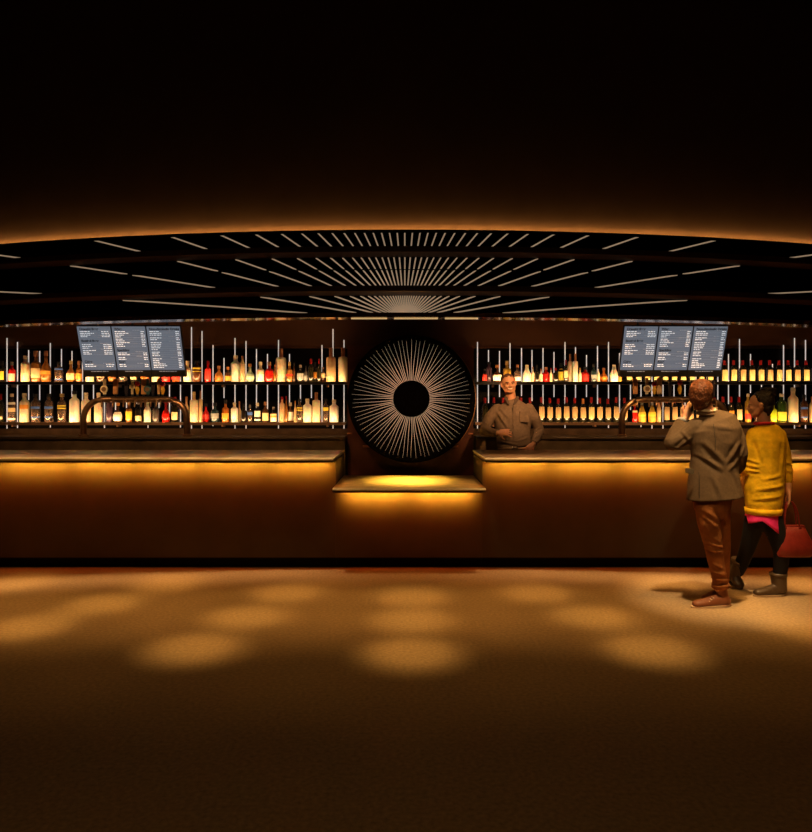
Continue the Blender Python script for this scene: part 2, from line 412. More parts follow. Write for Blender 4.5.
LL = [(.8,6,393,'wine','wine','red',('cream',.1,.2)), (12,7.5,393,'vodka','clear','cream',[('white',.62,.70),('cream',.36,.5),('white',.08,.14)]), (24.5,9,392.5,'vodka','cream','cream',('orange',.46,.6)),
 (35.7,9,393,'vodka','clear','black',BL('blue')), (49,8.5,393,'vodka','clear','black',BL('blue')), (62,8.5,393,'vodka','clear','gold',[('yellow',.55,.60),('yellow',.46,.51)]),
 (74.5,9.5,390,'vodka','white','black',None), (86,9,392,'vodka','cream','cream',None), (98.5,8,392,'vodka','cream','cream',None), (109.5,6.5,396,'vodka','purple','black',None),
 (118,9.5,402,'disc','brown','amber',('white',.06,.52)), (129,6,400,'flask','amber','gold',('yellow',.12,.5)), (138.5,6,400,'flask','dark','clear',('cream',.06,.3)), (147.5,6.8,399,'slim','white','cream',None),
 (156,6.5,400,'flask','grey','black',None), (166,8,401,'squat','red','red',None), (175,7,396,'wine','wine','red',('cream',.1,.4)), (186.5,5,396,'slim','tan','copper',None),
 (194,7.8,391,'magnum','cream','gold',None), (200.6,3.8,390,'magnum','tan','copper',None), (206,7.2,403,'squat','red','black',('red',.15,.4)), (215,8,402,'flask','teal','black',('grey',.2,.45)),
 (225.5,7,399,'flask','orange','black',('orange',.15,.4)), (234.5,6.8,402,'vodka','white','cream',None), (239.4,3.4,401,'slim','tan','copper',None), (243.8,5.6,403,'flask','dark','black',None),
 (250,5,404,'flask','clear','clear',('blue',.4,.58)), (257.5,6,402,'flask','dark','cream',[('white',.28,.58),('white',.08,.16)]), (265.4,6.2,401,'flask','brown','copper',('cream',.08,.45)),
 (273.5,6,406,'flask','dark','clear',[('white',.05,.3),('orange',.3,.42),('cream',.42,.54)]), (282,5.4,396,'vodka','tan','red',None), (286.3,3,395,'slim','amber','red',None), (290.3,6.8,402,'flask','brown','cream',('white',.08,.52)),
 (295.2,2.8,400,'slim','tan','amber',None), (299.6,5.6,398,'vodka','clear','black',[('yellow',.58,.63),('yellow',.48,.53)]), (307.4,8.6,398,'vodka','white','cream',None), (316.3,8,391.5,'magnum','cream','copper',None),
 (325.7,5.4,398,'vodka','clear','black',[('yellow',.48,.63)]), (334,9,399,'vodka','white','cream',None)]
LR = [(485,6,397,'wine','wine','red',None), (494,6,397,'wine','wine','red',None), (503,6,397,'wine','wine','red',None), (512,6,397,'wine','wine','red',None), (521,6,397,'wine','wine','red',None), (530,6,397,'wine','wine','red',None)]
for i in range(11): LR.append((541.5+8.3*i, 6.2, 396.5+(i*7 % 3)*.7, 'wine', 'wine', 'red' if i != 5 else 'amber', ('tan', .18, .62) if i != 6 else ('straw', .14, .6)))
LR += [(634.8,5,402,'flask','red','amber',('cream',.5,.6)), (642,7.6,402,'cone','gold','clear',[('yellow',.30,.52),('orange',.04,.30)]), (652,7.6,402,'cone','gold','clear',[('yellow',.30,.52),('orange',.04,.30)]),
 (659,4,396,'slim','tan','copper',None)]
for i, x in enumerate((666.5, 674.5, 682.5, 690.5, 698.5, 706.5, 714.5)): LR.append((x, 6, 397, 'wine', 'wine', 'red', ('tan', .1, .62)))
LR += [(723,6,396,'wine','wine','red',('cream',.1,.3)), (731,6,396,'wine','wine','red',('amber' if 0 else 'orange',.25,.45)), (739,6,396,'wine','wine','red',('cream',.1,.5)), (748,6,393,'vodka','gold','cream',('red',.1,.3)),
 (757.5,7,396,'vodka','clear','clear',None), (765.5,6.5,396,'vodka','lime','black',None), (773.2,7,401,'flask','lime','black',None), (781.6,8.8,393,'vodka','green','cream',[('yellow',.0,.36)]),
 (793,9.4,387,'vodka','cream','cream',None), (804,7,394,'vodka','brown','black',BL('blue')), (812.5,6,396,'vodka','tan','copper',None), (821,8,396,'vodka','clear','black',BL('blue'))]
CAPN = {'cream': 'cream', 'copper': 'copper', 'gold': 'gold', 'red': 'red', 'black': 'black', 'clear': 'clear glass', 'amber': 'amber'}
def run(lst, side, lev):
    lst = sorted(lst, key=lambda b: b[0]); z = ZU if lev == 'upper' else ZL; base = 381.5 if lev == 'upper' else 421.6
    last = -99
    for i, b in enumerate(lst):
        px, w, top, kind, gl, cp, lab = b
        y = 8.74
        sh = {'wine': '', 'magnum': 'tall ', 'squat': 'squat ', 'disc': 'round ', 'slim': 'slim ', 'flask': '', 'cone': 'tapered ', 'vodka': ''}[kind]
        L = '%s%s bottle with %s cap, %s from left on the %s %s shelf' % (sh, GL[gl][1], CAPN[cp], nth(i+1), lev, side)
        if px-w/2 < last-.05:                      # stands a little behind its neighbour
            y = 8.74 if run.prev > 8.75 else 8.81
        run.prev = y; last = px+w/2
        bottle(px, w, top, base, kind, gl, cp, lab if isinstance(lab, list) else ([lab] if lab else None), y=y, z=z, label=L, group='bottles on the %s %s shelf' % (lev, side))
run.prev = 8.74
run(UL, 'left', 'upper'); run(UR, 'right', 'upper'); run(LL, 'left', 'lower'); run(LR, 'right', 'lower')

# light rods -----------------------------------------------------------
rod_m = mat('white_light_rod', (.85, .78, .70), .4, emit=.50, ecol=(1, .88, .78))
RT_L = {7:(338,435),17.5:(342,428),28.7:(350,400),39.7:(351,400),50.3:(343,427.5),61.5:(349,396),72:(351,397),82.5:(356,405),93.5:(350,405),104.5:(346,428),115.5:(352,410),126.5:(350,408),137:(350,404),148:(345,428),159:(352,408),169.5:(355,416),180.5:(345,427.5),191.5:(327,435),202:(331,435),213:(345,426),224:(358,398),235:(338,432),246:(341,429),256.5:(349,408),267.5:(354,410),278.5:(340,428.5),289.5:(354,403),300.5:(366,402),311.4:(366,398),322:(345,425),333:(329,435),344:(340,430)}
RT_R = {477.5:(342,428.5),488.5:(350,403),499.5:(351,397),510:(343,410),521.5:(348,396),532:(350,401),543:(348,405),554:(352,397),565:(342,428),575.5:(347,422),586.5:(355,397),597.5:(346,404),608.5:(342,428),619.5:(353,413),630.5:(350,410),641:(345,427),652:(350,436),663:(350,436),674:(350,420),685:(350,420),696:(350,420),707:(352,418),717.8:(354,404),728.5:(354,404),739.5:(339,400),750.5:(354,393),761.5:(362,387),772.5:(364,402),783.5:(345,425),794.5:(338,429),805.5:(340,429),816.5:(350,425)}
for side, D in (('left', RT_L), ('right', RT_R)):
    for i, (px, (ta, tb)) in enumerate(sorted(D.items())):
        s = F/8.897; x = (px-406)/s; z1 = 1.6-(ta-405)/s; z0 = 1.6-(tb-405)/s
        t = thing('light_rod', 'thin vertical white light rod behind the bottles, %s from the left, %s of the disc' % (nth(i+1), side), 'light rod', (x, 8.897, z0), group='vertical light rods %s of the disc' % side)
        bm = bmesh.new(); lathe(bm, [(.0064, 0), (.0064, z1-z0)], 10); obj('tube', bm, rod_m, t, False)
        bm = bmesh.new(); box(bm, -.006, .006, .008, .043, (z1-z0)*.5-.01, (z1-z0)*.5+.01); obj('clip', bm, edge_m, t)

# centre feature -------------------------------------------------------
feat_m = mat('oxblood_panel', (.10, .032, .016), .4, noise=.3, nscale=5, spec=.35)
t = thing('feature_panel', 'dark red-brown panel standing behind the sunburst disc', 'panel', (.055, 8.5, .1))
bxo('board', -.765, .765, 0, .40, 0, 2.22, feat_m, t)
cop_m = mat('copper_bar', (.50, .20, .10), .3, .9)
for sx in (-1, 1):
    bxo('copper_rail', sx*.50-.08, sx*.50+.08, -.004, .01, .985, 1.01, cop_m, t, .004)
    bxo('copper_rail', sx*.735-.035, sx*.735+.027, -.004, .01, 1.14, 1.16, cop_m, t, .004)
DC = P(411.4, 398.8, 84.4)
t = thing('sunburst_disc', 'large round black disc engraved with fine golden rays, above the gold ledge', 'disc', DC)
disc_m = mat('black_disc', (.0015, .001, .001), .6, spec=.06)
MX = Matrix.Rotation(R(90), 4, 'X')       # local z -> -y
RD = .755
bm = bmesh.new(); lathe(bm, [(RD-.01, -.03), (RD, -.02), (RD, .02), (RD-.01, .03)], 128, M=MX); obj('disc_body', bm, disc_m, t)
bm = bmesh.new(); lathe(bm, [(.215, .0295), (.215, .040), (.205, .045)], 64, M=MX); obj('centre_boss', bm, black_flat, t)
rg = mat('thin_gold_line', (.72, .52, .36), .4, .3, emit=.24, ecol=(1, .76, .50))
bm = bmesh.new()
NR = 80
for k in range(NR):
    a = 2*math.pi*k/NR; 
    pts = []
    r1 = .695+.012*math.sin(k*2.3); wob = .007*math.sin(k*1.7)
    for i in range(9):
        r = .216+(r1-.216)*i/8
        off = wob*math.sin(i/8*math.pi*1.6)
        w = .0044*(1-.80*i/8)
        pts.append((r, off, w))
    f = []
    for r, off, w in pts:
        for s in (-1, 1):
            X = r*math.cos(a)-(off+s*w)*math.sin(a); Z = r*math.sin(a)+(off+s*w)*math.cos(a)
            f.append(bm.verts.new((X, -.0315, Z)))
    for i in range(8): bm.faces.new((f[2*i], f[2*i+1], f[2*i+3], f[2*i+2]))
obj('golden_rays', bm, rg, t)
bm = bmesh.new()       # thin gold rim set slightly behind
for k in range(128):
    pass
n = 128; rr_ = []
for k in range(n):
    a = 2*math.pi*k/n
    rr_.append([bm.verts.new((.020+r*math.cos(a), y, .004+r*math.sin(a))) for r, y in ((RD-.03, .03), (RD-.002, .03), (RD-.002, .05), (RD-.03, .05))])
for k in range(n):
    A, B = rr_[k], rr_[(k+1) % n]
    for q in range(4): bm.faces.new((A[q], A[(q+1) % 4], B[(q+1) % 4], B[q]))
obj('rear_rim', bm, mat('dull_bronze', (.30, .15, .06), .4, .3), t)
bm = bmesh.new(); lathe(bm, [(.12, -.03), (.12, -(8.5-DC.y)+.005)], 32, M=MX); obj('wall_mount', bm, dark_m, t)

# ================================================================== MENU SCREENS
scr_m = mat('menu_display', (.02, .02, .02), .3, emit=1, ecol=C('#626872'))
foot_m = mat('display_footer', (.008, .009, .011), .3)
bez_m = mat('screen_bezel', (.008, .008, .010), .35)
txt_w = mat('menu_white_text', (.9, .9, .9), .5, emit=1, ecol=C('#c4c8cc'))
txt_k = mat('menu_black_heading', (.004, .004, .006), .6)
txt_g = mat('menu_grey_text', (.3, .3, .3), .5, emit=1, ecol=C('#666b72'))
HEADS = [[(0.02, 'Draught Beer'), (.30, 'Bottled Beer'), (.80, 'Cider')], [(0.02, 'Wine'), (.52, 'Sparkling'), (.80, 'Rosé')], [(0.02, 'Non-Alcoholic Drinks')]]
BLOCKS = [[(.09, 3), (.21, 1), (.40, 3), (.54, 3), (.88, 2)], [(.09, 4), (.27, 5), (.60, 2), (.71, 2), (.88, 2)], [(.09, 3), (.24, 2), (.35, 5), (.58, 3), (.74, 7)]]
def screens(side, xl_top, xr_top, xl_bot, xr_bot):
    stp, sbt = 89.2, 86.9
    TL, BLc = P(xl_top, 326, stp), P(xl_bot, 377, sbt)
    TR = P(xr_top, 326, stp)
    cxm = (TL.x+TR.x)/2; W = 1.172; Wp = W/3
    cen = Vector((cxm, (TL.y+BLc.y)/2, (TL.z+BLc.z)/2))
    H = (TL-Vector((TL.x, BLc.y, BLc.z))).length
    tilt = math.atan2(BLc.y-TL.y, TL.z-BLc.z)      # leans towards the room at the top
    for c in range(3):
        where = ['left', 'middle', 'right'][c]
        x = cen.x+(c-1)*Wp
        t = thing('menu_screen', '%s one of three hanging menu screens %s of the disc' % (where, side), 'menu screen', (x, cen.y, cen.z), group='menu screens %s of the disc' % side)
        t.rotation_euler = (tilt, 0, 0)
        w = Wp/2; h = H/2
        bxo('casing', -w+.001, w-.001, .004, .045, -h, h, bez_m, t, .003)
        bxo('display', -w+.008, w-.008, 0, .005, -h+.085, h-.006, scr_m, t)
        bxo('footer_band', -w+.008, w-.008, 0, .005, -h+.006, -h+.083, foot_m, t)
        zt = h-.015; HH = 2*h-.11
        def lines(bm, x0, x1, z, hh=.0085):
            xx = x0; rnd = random.Random(int(x0*1000+z*5000+c*77))
            while xx < x1-.008:
                l = min(rnd.uniform(.014, .045), x1-xx)
                box(bm, xx, xx+l, -.0012, -.0002, z-hh, z); xx += l+.006
        bmw = bmesh.new(); bmg = bmesh.new()
        for fz, n in BLOCKS[c]:
            for i in range(n):
                z = zt-(fz+i*.042)*HH
                if z < -h+.10: continue
                rnd = random.Random(i*13+int(fz*100)+c)
                lines(bmw, -w+.035, -w+.035+rnd.uniform(.07, .16), z)
                lines(bmw, w-.025-(.09 if c == 0 else .04), w-.022, z)
                if i == 0: lines(bmg, w-.15, w-.03, z+.014, .006)
                box(bmg, -w+.035, w-.025, -.0008, -.0002, z-.0125, z-.0108)
        obj('menu_lines', bmw, txt_w, t); obj('menu_small_print', bmg, txt_g, t)
        for fz, s in HEADS[c]:
            text_mesh(s, .038, Matrix.Translation((-w+.035, -.0015, zt-fz*HH-.022)) @ Matrix.Rotation(R(90), 4, 'X'), txt_k, t)
        bmf = bmesh.new(); lines(bmf, -w+.09, w-.10, -h+.072, .008); obj('footer_text', bmf, txt_g, t)
        # hanging pole up to the canopy roof
        dz = 2.79-cen.z
        bm = bmesh.new(); tube(bm, [(0, .03, h*.5), Matrix.Rotation(-tilt, 3, 'X') @ Vector((0, .10, dz))], [.012, .012], 8, cap=False)
        obj('hanging_pole', bm, bez_m, t)
screens('left', 75, 181, 84, 187); screens('right', 624, 729, 619, 719)

# ================================================================== BEER TOWERS
pipe_m = mat('antique_brass_pipe', (.30, .17, .085), .32, .85, noise=.2, nscale=12)
HC = {'cream': mat('cream_handle', (.85, .70, .42), .5), 'amber': mat('amber_handle', (.70, .30, .08), .5), 'dark': mat('dark_handle', (.03, .02, .03), .4), 'yellow': mat('yellow_handle', (.90, .50, .04), .5),
      'teal': mat('teal_handle', (.05, .14, .14), .4), 'tan': mat('tan_handle', (.75, .48, .22), .5), 'red': mat('red_badge', (.7, .02, .01), .4), 'black': mat('black_ferrule', (.01, .01, .01), .3)}
def tower(side, xa, xb, handles, nearby):
    s = F/8.44; base = 1.22
    x0, x1 = (xa-406)/s, (xb-406)/s; ztop = 1.6-(399.5-405)/s; r = .24; tr = .036
    cx = (x0+x1)/2; hw = (x1-x0)/2
    t = thing('beer_tower', 'arched brass beer tap tower on the counter %s of the disc, %s' % (side, nearby), 'beer tap tower', (cx, 8.44, base))
    pts = [(-hw, 0, .0), (-hw, 0, ztop-base-r)]
    for k in range(1, 9):
        a = R(90*k/8); pts.append((-hw+r-r*math.cos(a), 0, ztop-base-r+r*math.sin(a)))
    pts += [(-x, y, z) for x, y, z in pts[::-1]]
    bm = bmesh.new(); tube(bm, pts, [tr]*len(pts), 16, cap=False); obj('arch_pipe', bm, pipe_m, t, True)
    for sx in (-1, 1):
        bm = bmesh.new(); lathe(bm, [(.06, 0), (.06, .015), (.042, .03)], 24, (sx*hw, 0, 0)); obj('foot_flange', bm, pipe_m, t)
    for px, ht, kind, col in handles:
        x = (px-406)/s-cx; z0 = ztop-base+tr-.004
        hz = (397-ht)/s
        bm = bmesh.new(); lathe(bm, [(.013, z0), (.013, z0+.03)], 12, (x, -.01, 0))
        f = obj('tap_handle', bm, HC['black'], t)
        bm = bmesh.new()
        if kind == 'paddle': box(bm, x-.030, x+.030, -.022, .002, z0+.03, z0+hz, .008)
        elif kind == 'slim': lathe(bm, [(.014, z0+.03), (.022, z0+hz*.7), (.018, z0+hz)], 14, (x, -.01, 0))
        elif kind == 'cross':
            box(bm, x-.014, x+.014, -.02, 0, z0+.03, z0+hz, .004); box(bm, x-.034, x+.034, -.02, 0, z0+hz*.55, z0+hz*.80, .006)
        elif kind == 'ball':
            lathe(bm, [(.012, z0+.03), (.026, z0+hz*.45), (.014, z0+hz*.75)], 14, (x, -.01, 0))
        elif kind == 'badge': box(bm, x-.018, x+.018, -.02, 0, z0+.03, z0+hz, .004)
        obj('grip', bm, HC[col], f)
        if kind == 'ball':
            bm = bmesh.new(); ell(bm, (x, -.01, z0+hz*.82), (.03, .026, .03), seg=14); obj('knob', bm, HC['red'], f, True)
        if kind == 'badge':
            bm = bmesh.new(); lathe(bm, [(.045, 0), (.045, .012), (.036, .016)], 24, M=Matrix.Translation((x, -.018, z0+hz*.42)) @ MX); b_ = obj('badge', bm, HC[col], f)
            bm = bmesh.new(); lathe(bm, [(.028, 0), (.028, .004)], 20, M=Matrix.Translation((x, -.034, z0+hz*.42)) @ MX); obj('badge_centre', bm, pipe_m, f)
        bm = bmesh.new(); tube(bm, [(x, -.03, ztop-base-.01), (x, -.085, ztop-base-.02), (x, -.095, ztop-base-.085)], [.013, .012, .009], 10); obj('spout', bm, pipe_m, t, True)
    return t
tower('left', 83.5, 187, [(105,379,'badge','cream'), (116,379,'paddle','amber'), (126.5,381,'slim','dark'), (132.7,382,'cross','cream'), (137.6,381,'ball','yellow'), (144,379,'paddle','amber'), (148.2,379,'badge','teal'), (153.3,383,'slim','dark'), (159,379,'slim','tan'), (163,382,'ball','yellow')], 'under three menus')
tower('right', 622, 726, [(625.5 if 0 else 634.8,379,'paddle','amber'), (646.5,378,'badge','cream'), (654,382,'ball','yellow'), (659,378,'paddle','tan'), (669.5,382,'slim','dark'), (679.5,380,'ball','yellow'), (691,381,'slim','teal'), (703,380,'paddle','amber'), (713,381,'slim','dark')], 'beside the man')

# ================================================================== PEOPLE
exec_people = True
skin_m = mat('warm_skin', (.60, .30, .17), .5, sub=.15, spec=.35)
skin2_m = mat('brown_skin', (.62, .31, .17), .5, sub=.15, spec=.35)
def person_map(D):
    def Q(px, py, d=0):
        s = F/(D+d); return Vector(((px-406)/s, D+d, 1.6-(py-405)/s))
    return Q
def hand(bm, wrist, palm_end, normal, curl, side=1, L=.19, spread=.010, cf=1.0):
    """palm plus five bent fingers; curl = direction the fingers bend towards"""
    wrist, palm_end, normal, curl = Vector(wrist), Vector(palm_end), Vector(normal).normalized(), Vector(curl).normalized()
    ax = (palm_end-wrist).normalized(); lat = ax.cross(normal).normalized()*side
    tube(bm, [wrist, wrist+(palm_end-wrist)*.5, palm_end], [(.030, .022), (.040, .016), (.038, .013)], 12, ref=lat)
    lens = [.070, .078, .073, .058]
    for i in range(4):
        base = palm_end+lat*(-.028+.0187*i)*1.08-ax*(.004*abs(i-1.4))
        d = (ax+lat*(i-1.5)*.08).normalized(); p = [base-d*.015]; l = lens[i]
        cur = base
        for j, (fl, b) in enumerate(((.45, .35*cf), (.32, .8*cf), (.23, 1.2*cf))):
            dd = (d*(1-.35*b)+curl*b*.75).normalized(); cur = cur+dd*l*fl; p.append(cur)
        tube(bm, p, [.0095, .0092, .0083, .0072], 8)
    tb = wrist+(palm_end-wrist)*.35-lat*.030
    t1 = tb+(ax*.5-lat*.8+curl*.25).normalized()*.035; t2 = t1+(ax*.85-lat*.2+curl*.45).normalized()*.032
    tube(bm, [tb+lat*.012, t1, t2], [.0135, .0108, .0085], 8)
def head(bm, c, yaw, tilt, hs=1.0, pitch=0, wx=1.0):
    """skull, jaw, nose, lips, brow and ears; faces local -y turned by yaw"""
    Mx = Matrix.Translation(c) @ Matrix.Rotation(yaw, 4, 'Z') @ Matrix.Rotation(tilt, 4, 'Y') @ Matrix.Rotation(pitch, 4, 'X') @ Matrix.Diagonal((hs*wx, hs, hs, 1))
    b = bmesh.new()
    ell(b, (0, .012, .030), (.074, .094, .088), seg=28)           # cranium
    ell(b, (0, -.030, -.020), (.058, .058, .072), seg=24)         # face
    ell(b, (0, -.046, -.078), (.034, .034, .030), seg=16)         # chin
    tube(b, [(-.050, -.005, -.035), (-.040, -.03, -.070), (-.015, -.060, -.088)], [.022, .022, .016], 10)
    tube(b, [(.050, -.005, -.035), (.040, -.03, -.070), (.015, -.060, -.088)], [.022, .022, .016], 10)
    ell(b, (0, -.078, .018), (.050, .014, .012), seg=14)          # brow
    ell(b, (-.036, -.066, -.022), (.020, .018, .016), seg=12); ell(b, (.036, -.066, -.022), (.020, .018, .016), seg=12)  # cheeks
    tube(b, [(0, -.084, .012), (0, -.096, -.010), (0, -.106, -.026)], [.008, .009, .011], 10)   # nose
    ell(b, (-.011, -.096, -.030), (.008, .009, .007), seg=10); ell(b, (.011, -.096, -.030), (.008, .009, .007), seg=10)
    tube(b, [(-.020, -.082, -.050), (0, -.089, -.0495), (.020, -.082, -.050)], [.005, .006, .005], 8)
    tube(b, [(-.017, -.080, -.060), (0, -.087, -.0615), (.017, -.080, -.060)], [.006, .007, .006], 8)
    for s in (-1, 1):
        ell(b, (s*.078, .008, -.005), (.008, .017, .030), seg=14); ell(b, (s*.082, .015, .006), (.008, .014, .016), seg=10)
    b.transform(Mx)
    me = bpy.data.meshes.new('h'); b.to_mesh(me); bm.from_mesh(me); bpy.data.meshes.remove(me); b.free()
    return Mx
def put(o, Mx): o.matrix_local = Mx; return o
def local(o, origin):
    """shift mesh so the person's origin sits at the feet"""
    o.data.transform(Matrix.Translation(-Vector(origin)))
    return o

# ---- the bartender ---------------------------------------------------
D = 8.0
Q = person_map(D)
O = Vector((Q(513, 400).x, D, .1))
bm = bmesh.new()
hc = Q(508.5, 384, -.02)
HM = head(bm, hc, R(4), R(-6), .98, R(2), 1.10)
tube(bm, [Q(511.5, 404, .03), Q(509.8, 391, .02)], [.062, .059], 16)
tube(bm, [Q(513, 401, .02), Q(513, 405, .02), Q(513, 414), Q(513.5, 428), Q(514, 445), (O.x, D, .92)], [(.07, .05), (.13, .07), (.185, .095), (.165, .09), (.155, .09), (.155, .095)], 20)
for sx in (-1, 1):
    tube(bm, [(O.x+sx*.085, D, .95), (O.x+sx*.095, D-.01, .58), (O.x+sx*.10, D+.02, .19)], [(.092, .095), .062, .045], 12)
    tube(bm, [(O.x+sx*.10, D+.03, .15), (O.x+sx*.11, D-.14, .13)], [.038, .030], 10)
tube(bm, [Q(497, 410, .02), Q(488.5, 419, 0), Q(483.5, 430, -.04)], [.045, .042, .040], 12)
wr1 = Q(498, 433, -.19); tube(bm, [Q(483, 430, -.04), wr1], [.044, .028], 12)
hand(bm, wr1, wr1+Vector((.080, -.015, .008)), (0, -1, .15), (.1, .3, -.8), side=-1, cf=.45)
tube(bm, [Q(528.5, 410, .02), Q(535.5, 418, 0), Q(539.5, 429, .03)], [.045, .042, .040], 12)
wr2 = Q(533.5, 444, -.10); tube(bm, [Q(539.5, 429, .03), wr2], [.044, .028], 12)
hand(bm, wr2, wr2+Vector((-.065, -.03, -.055)), (.3, -1, .2), (-.5, .5, -.5), side=1)
per = fused('person', bm, skin_m, voxel=.0055, smooth=3)
tag(per, 'smiling person in brown-grey button shirt standing behind the bar, hands near belt', 'person')
local(per, O); per.location = O
def child(o, origin): local(o, origin); o.parent = bpy.context.view_layer and o.parent; return o
def fold(o, lines):
    """cloth folds: soft ridges with a trough beside them, along pixel-free world segments (a, b, height, width)"""
    me = o.data; me.update()
    nor = [v.normal.copy() for v in me.vertices]
    for a, b_, amp, wd in lines:
        ax, az = a.x, a.z; dx, dz = b_.x-a.x, b_.z-a.z; L2 = dx*dx+dz*dz; L = math.sqrt(L2)
        for v, n in zip(me.vertices, nor):
            if n.y > .25: continue
            px, pz = v.co.x-ax, v.co.z-az
            t = (px*dx+pz*dz)/L2
            if t < -.3 or t > 1.3: continue
            d = (px*dz-pz*dx)/L
            if abs(d) > 4*wd: continue
            tp = max(0, 1-(2*t-1)**2/1.6)
            v.co += n*amp*tp*(math.exp(-(d/wd)**2)-.7*math.exp(-((d-1.6*wd)/wd)**2))
def cfuse(name, bm, m, par, origin, voxel=.007, smooth=3, folds=None):
    o = fused(name, bm, m, None, voxel, smooth)
    if folds: fold(o, folds)
    local(o, origin); o.parent = par; return o
def cobj2(name, bm, m, par, origin, smooth=False):
    o = obj(name, bm, m, None, smooth); local(o, origin); o.parent = par; return o
shirt_m = mat('brown_grey_shirt', (.17, .12, .08), .8, noise=.12, nscale=40, bump=.5, bscale=14, spec=.15)
bm = bmesh.new()
tube(bm, [Q(512.5, 399.5, .03), Q(513, 403.5, .02), Q(513, 407, .02), Q(513, 416), Q(513, 430), Q(513.5, 441), Q(514, 446.5)], [(.066, .058), (.125, .085), (.200, .112), (.222, .130), (.20, .125), (.195, .125), (.192, .125)], 24, cap=False)
tube(bm, [Q(497.5, 409, .02), Q(489.5, 418, 0), Q(484, 430, -.04)], [.066, .064, .058], 14)
tube(bm, [Q(483.5, 430, -.04), Q(490, 432.3, -.11), Q(497.5, 433, -.185)], [.060, .052, .042], 14, cap=False)
tube(bm, [Q(528.5, 408.5, .02), Q(534.8, 418, 0), Q(539.3, 430, .03)], [.066, .062, .056], 14)
tube(bm, [Q(539.5, 430, .03), Q(537, 437, -.03), Q(534, 443.3, -.09)], [.058, .050, .042], 14, cap=False)
cfuse('shirt', bm, shirt_m, per, O, .007, 3, [(Q(*a), Q(*b_), h_, w_) for a, b_, h_, w_ in (((496, 412), (506, 427), .010, .016), ((499, 408), (507, 418), .007, .014), 
    ((498, 441), (518, 445), .008, .012), ((527, 437), (515, 441), .007, .012), ((484, 422), (491, 428), .009, .010), ((483, 428), (491, 433), .008, .009), ((533, 432), (540, 427), .009, .010), ((532, 438), (538, 434), .007, .009))])
bm = bmesh.new()
for sx in (-1, 1):
    pa, pb, pc = Q(511.5+sx*6, 396.8, .0), Q(511.5+sx*5, 399.5, -.055), Q(511.5+sx*2.6, 404.5, -.108)
    tube(bm, [pa, pb, pc], [(.020, .010), (.024, .009), (.012, .007)], 8)
cfuse('shirt_collar', bm, mat('dark_shirt_collar', (.09, .06, .04), .8), per, O, .005, 2)
bm = bmesh.new(); box(bm, Q(512.6, 0).x-.016, Q(512.6, 0).x+.016, D-.137, D-.122, Q(0, 441).z, Q(0, 405).z, .003); cobj2('button_placket', bm, shirt_m, per, O)
for k in range(5):
    bm = bmesh.new(); ell(bm, Q(512.6, 408+k*8, -.14), (.006, .003, .006), seg=10); cobj2('shirt_button', bm, CP['clear'], per, O)
bm = bmesh.new(); box(bm, Q(522, 0).x-.05, Q(522, 0).x+.05, D-.136, D-.115, Q(0, 422).z, Q(0, 411).z, .004); cobj2('shirt_pocket', bm, shirt_m, per, O)
bm = bmesh.new(); tube(bm, [Q(514, 446.5), Q(514, 449.5)], [(.188, .124), (.186, .124)], 24, cap=False); cobj2('belt', bm, mat('tan_belt', (.40, .26, .14), .4), per, O, True)
bm = bmesh.new(); box(bm, Q(513, 0).x-.035, Q(513, 0).x+.035, D-.135, D-.120, Q(0, 450).z, Q(0, 446).z, .004); cobj2('belt_buckle', bm, mat('silver_buckle', (.8, .75, .65), .25, 1), per, O)
bm = bmesh.new()
tube(bm, [Q(514, 449.5), (O.x, D, .93), (O.x, D, .86)], [(.186, .123), (.185, .125), (.16, .11)], 20)
for sx in (-1, 1): tube(bm, [(O.x+sx*.09, D, .93), (O.x+sx*.098, D-.01, .58), (O.x+sx*.10, D+.02, .17)], [(.10, .11), .075, .060], 14, cap=False)
cfuse('trousers', bm, mat('dark_trousers', (.02, .018, .016), .8), per, O, .009)
for sx in (-1, 1):
    bm = bmesh.new(); tube(bm, [(O.x+sx*.10, D+.05, .145), (O.x+sx*.105, D-.05, .145), (O.x+sx*.11, D-.15, .135)], [.045, .043, .034], 12); cobj2('shoe', bm, CP['black'], per, O, True)
def hchild(name, b, m, HM, par, origin, smooth=True):
    b.transform(HM); return cobj2(name, b, m, par, origin, smooth)
eye_m = mat('eye_white', (.75, .65, .55), .3); iris_m = mat('dark_iris', (.01, .006, .004), .2)
for s in (-1, 1):
    b = bmesh.new(); ell(b, (s*.029, -.074, .004), (.0125, .010, .0065), seg=14); e = hchild('eye', b, eye_m, HM, per, O)
    b = bmesh.new(); ell(b, (s*.029, -.0825, .004), (.0075, .003, .0060), seg=10); b.transform(HM)
    ir = obj('iris', b, iris_m, None, True); local(ir, O); ir.parent = e
    b = bmesh.new(); tube(b, [(s*.014, -.089, .019), (s*.030, -.0875, .024), (s*.046, -.078, .018)], [.0045, .006, .004], 8); hchild('eyebrow', b, mat('dark_brow', (.03, .012, .006), .8), HM, per, O)
b = bmesh.new(); tube(b, [(-.024, -.083, -.050), (-.012, -.0905, -.056), (.012, -.0905, -.056), (.024, -.083, -.050)], [(.003, .002), (.0055, .003), (.0055, .003), (.003, .002)], 8, ref=Vector((0, 0, 1))); hchild('teeth', b, mat('teeth_white', (.9, .8, .68), .3), HM, per, O)
b = bmesh.new(); tube(b, [(-.026, -.082, -.051), (-.012, -.088, -.0615), (.012, -.088, -.0615), (.026, -.082, -.051)], [.002, .003, .003, .002], 8); hchild('lower_lip', b, mat('lip', (.45, .17, .10), .5), HM, per, O)
b = bmesh.new(); ell(b, (0, .017, .036), (.077, .094, .087), seg=32)
for v in list(b.verts):
    if v.co.y < -.062+(.085-v.co.z)*.9 or v.co.z < -.03+max(0, -v.co.y)*1: b.verts.remove(v)
